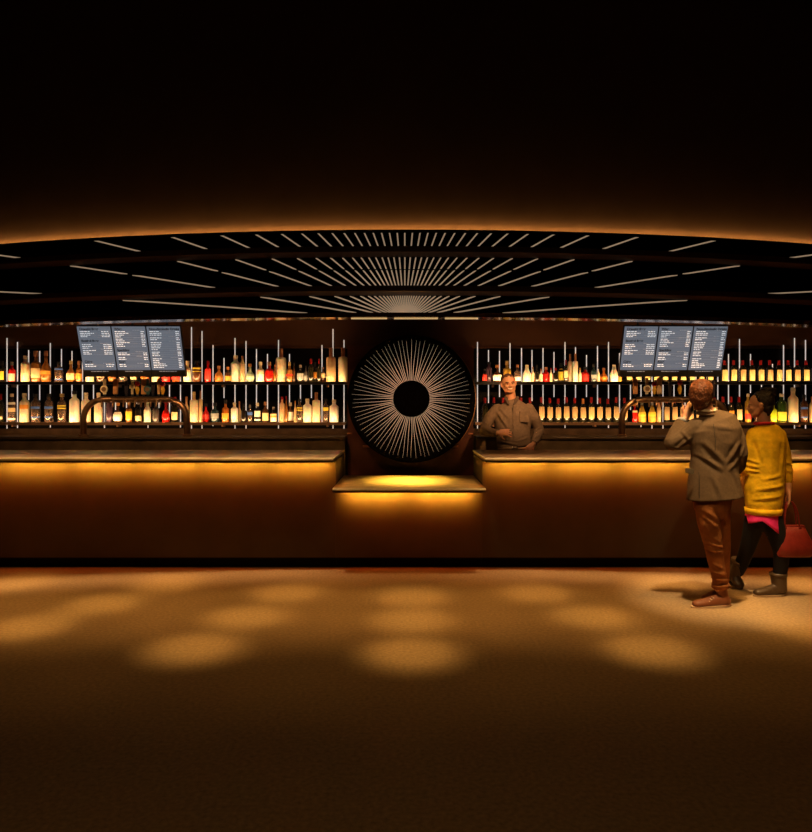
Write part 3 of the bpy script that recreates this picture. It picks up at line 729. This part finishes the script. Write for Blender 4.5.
hchild('cropped_hair', b, mat('cropped_dark_hair', (.10, .04, .02), .9, noise=.4, nscale=200), HM, per, O)

# ---- the man from behind ---------------------------------------------
D = 5.556
Q = person_map(D)
O = Vector((Q(714, 500).x, D, 0))
bm = bmesh.new()
hc = Q(700.5, 395.5, .02)
HM = head(bm, hc, R(180-22), R(-6), 1.0, R(-8))
tube(bm, [Q(708, 417, .01), Q(704, 404, .02)], [.062, .058], 16)
tube(bm, [Q(711, 416, .02), Q(713, 428), Q(714, 450), Q(714, 475), Q(713, 500), Q(712, 508)], [(.07, .05), (.165, .085), (.15, .09), (.13, .085), (.13, .09), (.11, .08)], 20)
la = [Q(695, 427, .01), Q(671.5, 443, .05), Q(684, 419, .10)]
tube(bm, [la[0], la[1]], [.055, .045], 12); tube(bm, [la[1], la[2]], [.044, .028], 12)
hand(bm, la[2], Q(689.5, 408.5, .12), (.2, -1, .1), (.75, .1, .5), side=1)
ra = [Q(733, 427, .01), Q(740, 453, 0), Q(731, 474, .20)]
tube(bm, [ra[0], ra[1]], [.055, .045], 12); tube(bm, [ra[1], ra[2]], [.044, .028], 12)
hand(bm, ra[2], ra[2]+Vector((-.07, .03, -.02)), (0, .3, -1), (-.6, 0, -.6), side=-1)
tube(bm, [Q(706, 507, -.03), Q(712.5, 546, -.01), Q(720.5, 590, .02)], [.072, .048, .040], 12)
tube(bm, [Q(719, 507, .05), Q(723, 546, .11), Q(722, 583, .18)], [.066, .046, .038], 12)
tube(bm, [Q(722, 601.5, .02), Q(706, 604, .0), Q(697, 604.5, 0)], [.038, .034, .028], 10)
tube(bm, [Q(718, 594.5, .2), Q(706, 597, .18)], [.036, .028], 10)
man = fused('person', bm, skin_m, voxel=.0058, smooth=3)
tag(man, 'person seen from behind in grey-brown jacket and rust trousers, phone at ear', 'person'); local(man, O); man.location = O
jk = mat('grey_brown_jacket', (.135, .086, .047), .85, noise=.10, nscale=60, bump=.5, bscale=9, spec=.12)
bm = bmesh.new()
tube(bm, [Q(708, 412.5, .01), Q(709.5, 417, .015), Q(713, 422, .01), Q(715, 430, 0), Q(715.5, 442, 0), Q(715, 457, 0), Q(714, 471, 0), Q(714, 485, 0), Q(715, 498.5, 0)],
     [(.068, .062), (.115, .085), (.185, .115), (.205, .135), (.20, .14), (.185, .135), (.19, .14), (.205, .15), (.222, .158)], 28, cap=False)
tube(bm, [Q(697.5, 427.5, .01), Q(684, 437, .04), Q(671.5, 443.5, .05)], [.082, .072, .060], 16)
tube(bm, [Q(671.5, 443.5, .05), Q(676, 432, .08), Q(681.5, 421.5, .10)], [.062, .055, .045], 16, cap=False)
tube(bm, [Q(730.5, 427.5, .01), Q(736.5, 440, .0), Q(739.5, 454, 0), Q(738.5, 466, .06), Q(733, 473, .16)], [.078, .070, .064, .055, .045], 16)
# folds, shoulder-blade drape and centre vent
jo = cfuse('jacket', bm, jk, man, O, .0075, 3, [(Q(*a), Q(*b_), h_, w_) for a, b_, h_, w_ in (((699, 442), (716, 461), .012, .020), ((695, 454), (714, 468), .011, .018), ((733, 443), (721, 460), .009, .018), ((735, 455), (722, 468), .008, .016),
    ((688, 438), (676, 450), .010, .014), ((682, 432), (690, 444), .009, .013), ((740, 446), (736, 458), .009, .012), ((700, 425), (722, 427), .006, .020), ((706, 476), (712, 494), .007, .018), ((728, 470), (736, 492), .007, .018), ((673, 447), (682, 449), .008, .010))])
bm = bmesh.new()       # folded collar round the neck
pts = [Q(708, 413.3, .012)+Vector((.079*math.cos(R(a)), .070*math.sin(R(a)), .012*math.sin(R(a)))) for a in range(-200, 21, 20)]
tube(bm, pts, [.0125]*len(pts), 10)
cfuse('jacket_collar', bm, jk, man, O, .005, 2)
bm = bmesh.new(); pts = [Q(707, 409.6, .012)+Vector((.066*math.cos(R(a)), .062*math.sin(R(a)), .012*math.sin(R(a)))) for a in range(-200, 21, 20)]
tube(bm, pts, [.012]*len(pts), 10); cfuse('shirt_collar', bm, mat('cream_shirt', (.75, .62, .42), .8), man, O, .005, 2)
bm = bmesh.new(); tube(bm, [Q(681.3, 421.8, .10), Q(682.5, 419, .105)], [.041, .038], 14, cap=False); o = cobj2('shirt_cuff', bm, mat('blue_grey_cuff', (.35, .36, .36), .8), man, O, True)
seam = mat('jacket_seam', (.045, .032, .018), .9)
bm = bmesh.new(); tube(bm, [Q(713.5, 424, -.118), Q(715.5, 440, -.137), Q(715, 455, -.135)], [.0022]*3, 6); tube(bm, [Q(699, 472, -.134), Q(699.5, 498, -.158)], [.0028]*2, 6); cobj2('back_seam', bm, seam, man, O)
bm = bmesh.new(); box(bm, -.032, .032, -.004, .004, -.020, .020, .003, Matrix.Translation(Q(689.5, 471, -.083)) @ Matrix.Rotation(R(-38), 4, 'Z') @ Matrix.Rotation(R(8), 4, 'Y')); cobj2('pocket_flap', bm, mat('pocket_flap_cloth', (.11, .08, .045), .9), man, O)
tr_m = mat('rust_trousers', (.30, .105, .028), .8, noise=.15, nscale=20, bump=.6, bscale=12, spec=.12)
bm = bmesh.new()
tube(bm, [Q(713, 488, 0), Q(712.5, 498, 0), Q(712, 508, 0)], [(.15, .11), (.155, .12), (.14, .115)], 20)
tube(bm, [Q(706.5, 504, -.03), Q(708.5, 522, -.03), Q(713, 544, -.01), Q(716, 562, .0), Q(719.5, 578, .01), Q(720.5, 588, .02)], [(.092, .10), (.085, .09), (.070, .072), (.062, .062), (.056, .058), (.060, .060)], 16, cap=False)
tube(bm, [Q(719, 504, .05), Q(721, 522, .08), Q(723, 545, .11), Q(723, 565, .15), Q(722.5, 581, .18)], [(.085, .09), (.07, .08), (.058, .06), (.052, .055), (.050, .052)], 16, cap=False)
cfuse('trousers', bm, tr_m, man, O, .0065, 2, [(Q(*a), Q(*b_), h_, w_) for a, b_, h_, w_ in (((698, 508), (712, 518), .010, .015), ((700, 515), (712, 528), .008, .015), ((703, 541), (720, 546), .009, .010), ((705, 549), (720, 551), .008, .010), ((707, 535), (716, 541), .006, .010),
    ((710, 571), (726, 574), .008, .010), ((711, 578), (727, 580), .008, .009), ((709, 562), (720, 567), .006, .010), ((716, 520), (718, 545), .006, .014), ((724, 543), (728, 548), .006, .009))])
bm = bmesh.new()
tube(bm, [Q(720.3, 583, .02), Q(720.5, 587.5, .02)], [(.066, .066), (.066, .066)], 16, cap=False); cobj2('trouser_cuff', bm, tr_m, man, O, True)
bt = mat('brown_leather', (.26, .085, .035), .45, bump=.2, bscale=40); sole = mat('pale_sole', (.65, .45, .28), .6)
def shoe(par, O, heel, toe, ankle, m, h=.085, base=None, w=.046, sole_m=None, shaft=None, names=('shoe', 'sole')):
    """leather upper from heel to toe with an ankle opening, on its own sole"""
    heel, toe, ankle = Vector(heel), Vector(toe), Vector(ankle); v = toe-heel; up = Vector((0, 0, 1))
    bm = bmesh.new(); L = v.length
    side = v.cross(up).normalized()
    tube(bm, [heel+up*w*.9+v*.12, heel+v*.40+up*w*.95, heel+v*.68+up*w*.72, heel+v*.88+up*w*.60], [(w*.82, w*.95), (w*.80, w*1.0), (w*.95, w*.74), (w*.80, w*.60)], 14, ref=side)
    tube(bm, [heel+v*.17+up*w*.8, ankle], [base or w*.9, (shaft or w*.95)], 14, cap=not base)
    zc = min(heel.z, toe.z)
    for vv in bm.verts:
        fr = max(0, min(1, (vv.co-heel).dot(v)/L/L)); zb = heel.z+(toe.z-heel.z)*fr+.014
        if vv.co.z < zb: vv.co.z = zb
    o = cfuse(names[0], bm, m, par, O, .0055, 2)
    bm = bmesh.new()
    outline = []
    for k in range(28):
        a = 2*math.pi*k/28; u = .5-.5*math.cos(a); wd = w*(.80+.16*math.sin(u*math.pi*1.3-.4))*math.sin(a)
        wd = math.copysign(min(abs(wd)*1.25, w*.95), wd) if abs(wd) > 1e-6 else 0
        outline.append(heel+v*(u*1.02-.01)+side*wd)
    a_ = [bm.verts.new(p) for p in outline]; b_ = [bm.verts.new(p+up*.016) for p in outline]
    bm.faces.new(a_); bm.faces.new(b_[::-1])
    for k in range(28): bm.faces.new((a_[k], a_[(k+1) % 28], b_[(k+1) % 28], b_[k]))
    s_ = cobj2('sole', bm, sole_m or sole, None, O); s_.parent = o
    return o
def G(px, D, d, z=0.0): return Vector(((px-406)/(F/(D+d)), D+d, z))
s1 = shoe(man, O, G(731, D, .02), G(691, D, -.04), Q(721, 588, .02), bt, w=.047)
s2 = shoe(man, O, G(723, D, .24), G(702.5, D, .12), Q(722, 583, .19), bt, w=.044)
bm = bmesh.new()
for k in range(3): tube(bm, [Q(711.5-k*2.2, 596.5+k*1.6, -.02), Q(714-k*2.2, 598+k*1.7, -.055)], [.003, .003], 6)
o = cobj2('laces', bm, sole, None, O); o.parent = s1
hair_m = mat('auburn_hair', (.17, .052, .016), .5, noise=.5, nscale=45, bump=.7, bscale=60, spec=.35)
b = bmesh.new()
ell(b, (0, .030, .040), (.090, .102, .094), seg=28); ell(b, (0, .046, -.005), (.086, .084, .086), seg=24); ell(b, (-.01, -.01, .070), (.074, .080, .056), seg=20)
tube(b, [(0, .075, -.03), (0, .070, -.075), (0, .062, -.10)], [(.066, .036), (.054, .026), (.040, .014)], 14)
for k in range(9):      # swept strands over the top
    u = -1+2*k/8
    tube(b, [(u*.055-.01, -.075+.03*abs(u), .085), (u*.066, -.01, .128-.03*u*u), (u*.078, .065, .108-.03*u*u), (u*.072, .122-.035*abs(u), .035), (u*.058, .115-.03*abs(u), -.045)], [.007, .010, .009, .009, .007], 8)
for sd in (-1, 1): tube(b, [(sd*.078, -.015, .045), (sd*.079, -.018, .0), (sd*.076, -.015, -.022)], [.013, .009, .004], 8)
b.transform(HM); cfuse('hair', b, hair_m, man, O, .005, 4)
# phone
ph = thing('mobile_phone', 'dark phone held against the ear of the man in the jacket', 'phone', Q(693.5, 405, .085))
ph.rotation_euler = (R(5), R(18), R(60))
bxo('phone_body', -.034, .034, -.004, .004, -.068, .068, mat('phone_black', (.01, .01, .012), .25), ph, .003)
bxo('phone_screen', -.031, .031, .004, .005, -.062, .062, mat('phone_glass', (.02, .02, .025), .08), ph)

# ---- the woman from behind -------------------------------------------
D = 5.882
Q = person_map(D)
O = Vector((Q(767, 500).x, D, 0))
bm = bmesh.new()
hc = Q(759.5, 405.5, .0)
HM = head(bm, hc, R(-90-25), R(0), .93, R(4))
tube(bm, [Q(764.5, 425, .01), Q(763, 411, .01)], [.054, .050], 16)
tube(bm, [Q(765, 424, .01), Q(766, 436), Q(766, 455), Q(765, 475), Q(764, 496), Q(764, 508)], [(.06, .045), (.125, .07), (.125, .08), (.11, .075), (.115, .085), (.095, .07)], 20)
tube(bm, [Q(754.5, 437, .01), Q(748.5, 455, .0), Q(747.5, 470, .0)], [.036, .032, .028], 12); w1 = Q(740, 468, .22) ; tube(bm, [Q(747.5, 470, 0), w1], [.029, .024], 12)
hand(bm, w1, w1+Vector((-.01, .06, .03)), (0, -.3, 1), (0, .5, -.5), side=1, spread=.008)
w2 = Q(788.5, 491, -.01)
tube(bm, [Q(779.5, 438, .01), Q(785.5, 458, .03), Q(788, 474, .02), w2], [.038, .032, .030, .024], 12)
hand(bm, w2, Q(789, 499.5, -.03), (1, -.3, 0), (-.5, .3, -.75), side=1)
tube(bm, [Q(770, 524, 0), Q(780.5, 552, -.03), Q(778.5, 584, .0)], [.068, .045, .034], 12); tube(bm, [Q(778, 589, 0), Q(762, 592.5, -.02)], [.034, .028], 10)
tube(bm, [Q(757, 522, .04), Q(748, 548, .10), Q(738, 574, .25)], [.065, .045, .032], 12); tube(bm, [Q(734.5, 575, .25), Q(738, 582, .2)], [.034, .028], 10)
wom = fused('person', bm, skin2_m, voxel=.0055, smooth=3)
tag(wom, 'person seen from behind in yellow sweater and black leggings, hair in a bun', 'person'); local(wom, O); wom.location = O
ye = mat('yellow_sweater', (.78, .46, .012), .85, noise=.22, nscale=14, bump=.5, bscale=16, spec=.1)
bm = bmesh.new()
tube(bm, [Q(764.5, 424.5, .01), Q(765, 428, .01), Q(766, 433, .01), Q(766, 441, 0), Q(765.5, 456, 0), Q(765, 472, 0), Q(764, 490, 0), Q(763.5, 504, 0), Q(763.3, 512.5, 0)],
     [(.072, .062), (.115, .080), (.150, .10), (.160, .118), (.158, .125), (.160, .13), (.158, .135), (.146, .130), (.132, .120)], 26, cap=False)
tube(bm, [Q(754, 434, .01), Q(748.5, 453, .0), Q(747.5, 471, -.01), Q(744, 473, .12)], [.058, .052, .046, .036], 14)
tube(bm, [Q(779, 434.5, .01), Q(785, 455, .03), Q(787, 470, .02), Q(788, 481, .01)], [.056, .049, .044, .036], 14)
cfuse('sweater', bm, ye, wom, O, .007, 3, [(Q(*a), Q(*b_), h_, w_) for a, b_, h_, w_ in (((743, 464), (753, 467), .009, .009), ((743, 470), (753, 471), .009, .009), ((743, 458), (753, 462), .007, .010), ((752, 438), (757, 462), .008, .014), ((778, 440), (774, 470), .008, .014),
    ((752, 488), (776, 484), .010, .015), ((750, 498), (774, 494), .009, .014), ((756, 478), (774, 474), .006, .014), ((783, 462), (791, 464), .008, .009), ((784, 470), (791, 472), .008, .009), ((762, 440), (764, 470), .005, .02))])
bm = bmesh.new(); tube(bm, [Q(763.3, 508, 0), Q(763.2, 514, 0)], [(.138, .125), (.131, .120)], 24, cap=False); bmesh.ops.scale(bm, vec=(1.09, 1.09, 1), verts=bm.verts[:], space=Matrix.Translation(-Q(763.3, 511, 0))); cobj2('sweater_hem', bm, ye, wom, O, True)
pk = mat('pink_shirt', (.95, .03, .22), .6, bump=.3, bscale=12)
bm = bmesh.new(); pts = [Q(764, 423.5, .005)+Vector((.074*math.cos(R(a)), .062*math.sin(R(a)), -.004*math.sin(R(a)))) for a in range(0, 360, 20)]
tube(bm, pts+pts[:2], [(.014, .014)]*(len(pts)+2), 10); cfuse('pink_collar', bm, mat('crimson_collar', (.55, .012, .02), .7), wom, O, .005, 2)
# uneven shirt tail: an open skirt of cloth
bm = bmesh.new(); n = 40; rows = []
for j in range(6):
    row = []
    for k in range(n):
        a = 2*math.pi*k/n; ux = math.cos(a); uy = math.sin(a)
        zt = Q(0, 509).z
        drop = {0: 0}.get(k, 0)
        bot = 521+5*ux if uy > 0 else (519+12.5*max(0, min(1, (ux+.45)/1.0)) if ux > -.45 else 519+4*(-.45-ux)/.55)
        zb = Q(0, bot).z; z = zt+(zb-zt)*j/5
        rx = .128+.010*j/5+.004*math.sin(a*7)*j/5; ry = .118+.008*j/5
        row.append(bm.verts.new((Q(762.8, 0).x+rx*ux, D+ry*uy, z)))
    rows.append(row)
for j in range(5):
    for k in range(n): bm.faces.new((rows[j][k], rows[j][(k+1) % n], rows[j+1][(k+1) % n], rows[j+1][k]))
o = obj('shirt_tail', bm, pk, None, True); md = o.modifiers.new('s', 'SOLIDIFY'); md.thickness = .003; local(o, O); o.parent = wom
bk = mat('black_leggings', (.010, .008, .007), .75, spec=.2)
bm = bmesh.new()
tube(bm, [Q(763.5, 500, 0), Q(763.5, 520, .01)], [(.135, .105), (.13, .11)], 20)
tube(bm, [Q(770.5, 518, 0), Q(777, 535, -.02), Q(781.5, 552, -.03), Q(781, 565, -.02), Q(778.5, 582, 0)], [(.094, .10), (.078, .085), (.064, .066), (.058, .06), (.048, .048)], 16)
tube(bm, [Q(756.5, 516, .03), Q(752, 532, .06), Q(747.5, 548, .10), Q(742, 563, .17), Q(738.5, 572, .24)], [(.088, .095), (.075, .08), (.062, .064), (.055, .056), (.045, .045)], 16)
cfuse('leggings', bm, bk, wom, O, .007, 3)
bo = mat('dark_brown_boot', (.075, .045, .022), .35, bump=.25, bscale=30); so2 = mat('tan_boot_toe', (.38, .26, .15), .5)
bs1 = shoe(wom, O, G(785.5, D, .0), G(753, D, -.03), Q(778.2, 574.5, .0), bo, w=.050, base=.056, shaft=.066, sole_m=so2, names=('boot', 'sole'))
bs2 = shoe(wom, O, Q(731, 580, .30), Vector((G(741, D, .17).x, D+.17, .004)), Q(738.5, 562.5, .20), bo, w=.054, base=.056, shaft=.066, sole_m=bo, names=('boot', 'sole'))
bm = bmesh.new(); tube(bm, [Q(778.3, 572.6, 0), Q(778.3, 576, 0)], [.071, .069], 16, cap=False); o = cobj2('boot_cuff', bm, bo, None, O, True); o.parent = bs1
bm = bmesh.new(); tube(bm, [Q(739.5, 560, .19), Q(738.7, 563.5, .20)], [.071, .069], 16, cap=False); o = cobj2('boot_cuff', bm, bo, None, O, True); o.parent = bs2
bh = mat('black_brown_hair', (.020, .013, .008), .5, noise=.4, nscale=60, bump=.7, bscale=70, spec=.35)
b = bmesh.new()
ell(b, (0, .038, .042), (.084, .090, .086), seg=28); ell(b, (0, .062, -.020), (.066, .054, .056), seg=20)
tube(b, [(0, .075, -.03), (0, .070, -.07), (0, .062, -.092)], [(.060, .034), (.046, .024), (.030, .012)], 14)
for k in range(9):      # strands drawn back from the hairline to the bun
    u = -1+2*k/8
    tube(b, [(u*.060, -.058+.045*u*u, .085-.05*u*u), (u*.072, -.01, .118-.05*u*u), (u*.060, .06, .125-.05*u*u), (u*.030, .10, .10)], [.006, .014, .015, .012], 8)
b.transform(HM); hr = cfuse('hair', b, bh, wom, O, .005, 1)
bm = bmesh.new(); bc = Q(768.5, 392.5, .05); ell(bm, bc, (.066, .066, .050), seg=24)
for k in range(5):
    pts = [bc+Vector((.055*math.cos(R(a+k*72)), .055*math.sin(R(a+k*72)), .028*math.sin(R(a*1.5)))) for a in range(0, 120, 20)]
    tube(bm, pts, [.014]*len(pts), 8)
o = fused('hair_bun', bm, bh, None, .006, 1); local(o, O); o.parent = hr

# handbag --------------------------------------------------------------
D = 5.84
Q = person_map(D)
bag = thing('handbag', 'red leather tote handbag hanging from the hand of the woman in yellow', 'handbag', Q(794, 556, 0))
B0 = Q(794, 556, 0)
bagm = mat('red_leather', (.24, .022, .014), .45, noise=.12, nscale=15, bump=.25, bscale=25)
bm = bmesh.new(); lev = [(556, 776.5, 809, .055), (553, 775.5, 812.5, .075), (544, 776, 812, .075), (534, 777, 807, .055), (525, 778, 803.5, .022)]
n = 32; rows = []
for py, xa, xb, dp in lev:
    c = Q((xa+xb)/2, py); hw = (Q(xb, py)-Q(xa, py)).x/2; row = []
    for k in range(n):
        a = 2*math.pi*k/n; ux = math.copysign(abs(math.cos(a))**.55, math.cos(a)); uy = math.copysign(abs(math.sin(a))**.55, math.sin(a))
        row.append(bm.verts.new((c.x+hw*ux-B0.x, uy*dp, c.z-B0.z)))
    rows.append(row)
for a, b in zip(rows, rows[1:]):
    for k in range(n): bm.faces.new((a[k], a[(k+1) % n], b[(k+1) % n], b[k]))
bm.faces.new(rows[0][::-1]); bm.faces.new(rows[-1])
obj('bag_body', bm, bagm, bag, True)
for dy, k in ((-.024, 0), (.024, 1)):
    bm = bmesh.new(); pts = []
    for i in range(13):
        a = i/12; px = 783+k*1.5+(798-783)*a*(1-k*.1); py = 527-math.sin(a*math.pi)**.55*26
        p = Q(px-(4-8*abs(a-.3))*math.sin(a*math.pi)*.6, py)-B0; pts.append((p.x, dy*(1-.5*math.sin(a*math.pi)), p.z))
    tube(bm, pts, [(.0065, .0065)]*13, 8); h_ = obj('handle', bm, bagm, bag, True)
bm = bmesh.new(); 
for px in (783.5, 798):
    p = Q(px, 528)-B0; box(bm, p.x-.012, p.x+.012, -.034, -.028, p.z-.05, p.z+.012, .002)
obj('handle_tab', bm, mat('dark_red_tab', (.20, .015, .01), .5), bag)
bm = bmesh.new(); p0 = Q(778, 525.5)-B0; p1 = Q(803.5, 525.5)-B0; box(bm, p0.x, p1.x, -.027, .027, p0.z-.012, p0.z+.003, .003); obj('top_band', bm, bagm, bag)

# ================================================================== LAMPS
WARM = (1, .50, .13)
SPOTC = (1, .56, .16)
lamp_m = mat('downlight_black', (.01, .01, .01), .4)
lens_m = mat('lamp_lens', (1, .7, .4), emit=2, ecol=(1, .6, .25))
pools = [(412, 597), (285, 593), (538, 593), (167, 583), (666, 584), (15, 583), (810, 584), (412, 620), (247, 617), (593, 617), (102, 604), (735, 606),
         (412, 653), (195, 648), (653, 650), (30, 627), (801, 627)]
for i, (px, py) in enumerate(pools):
    s = (py-405)/1.6; x = (px-406)/s; y = F/s
    yl = min(y, 5.1-(max(0, y-5.8))*.9)
    spot((x, yl, 5.22), (x, y, 0), 340, SPOTC, 10.5, 1.0, .05)
    spot((x, yl, 5.22), (x, y, 0), 360, SPOTC, 7.5, 1.0, .05)
# general wash on the floor in front of the bar and the people
for i in range(9):
    x = -5+1.25*i
    spot((x, 4.85, 5.2), (x, 5.6, 0), 300, WARM, 30, 1.0, .15)
    spot((x, 4.0, 5.2), (x, 4.75, 0), 46, WARM, 36, 1.0, .15)
spot((1.9, 4.2, 5.2), (2.5, 5.5, .9), 1000, (1, .68, .34), 19, .8, .06)
spot((.6, 1.6, 5.0), (2.75, 5.75, 1.0), 230, (1, .62, .28), 17, .8, .06)
spot((0, .5, 5.2), (0, 2.8, 0), 60, (1, .58, .22), 120, 1.0, .3)
# added spot row under the canopy, without fixtures, brightens worktop and brass edge
for i in range(21):
    x = -4.5+9*i/20
    spot((x, cy(6.30, x), 2.345), (x, 6.72, 1.1), 75 if abs(x) > .75 else 22, (1, .60, .26), 44, 1, .02)
for px in (-3.25, -2.6, -1.95, 1.85, 2.6, 3.4): spot((px, 7.2, 2.75), (px, 7.25, 1.1), 40, (1, .66, .25), 10, 1, .02)
area((.03, 7.25, 2.6), (0, 0, -1), .22, .55, 13, (1, .66, .17), 32)
spot((1.30, 6.50, 2.36), (1.22, 7.95, 1.65), 120, (1, .50, .20), 34, .8, .04)
# added unseen fill spots, brighten the back counter, centre panel and taps
for x in (-4.2, -3.2, -2.2, -1.3, 1.6, 2.4, 3.2, 4.2):
    spot((x, 7.0, 2.74), (x, 8.4, 1.35), 55, (1, .52, .22), 60, 1, .05)
spot((.05, 7.2, 2.74), (.05, 8.5, 1.1), 45, (1, .40, .20), 50, 1, .05)
for x in (-3.7, -3.0, 2.8, 3.5): spot((x, 6.46, 2.35), (x, 8.44, 1.74), 60, (1, .58, .26), 26, 1, .03)
# header glow
for x in (-3.4, -1.2, 1.2, 3.4): spot((x, 7.7, 2.74), (x, 8.93, 2.45), 5, (1, .42, .16), 100, 1, .05)

w = bpy.data.worlds.new('dark_room'); sc.world = w; w.use_nodes = True
w.node_tree.nodes['Background'].inputs[0].default_value = (.010, .006, .003, 1); w.node_tree.nodes['Background'].inputs[1].default_value = .3

# ================================================================== CAMERA
cam = bpy.data.cameras.new('camera'); co = bpy.data.objects.new('camera', cam); COL.objects.link(co)
cam.sensor_fit = 'HORIZONTAL'; cam.sensor_width = 36; cam.lens = 36*F/812
cam.shift_y = -11/812; co.location = (0, 0, 1.6); co.rotation_euler = (R(90), 0, 0); cam.clip_start = .05
sc.camera = co
sc.view_settings.view_transform = 'Standard'; sc.view_settings.look = 'None'; sc.view_settings.exposure = 0; sc.view_settings.gamma = 1
sc.view_settings.use_curve_mapping = False
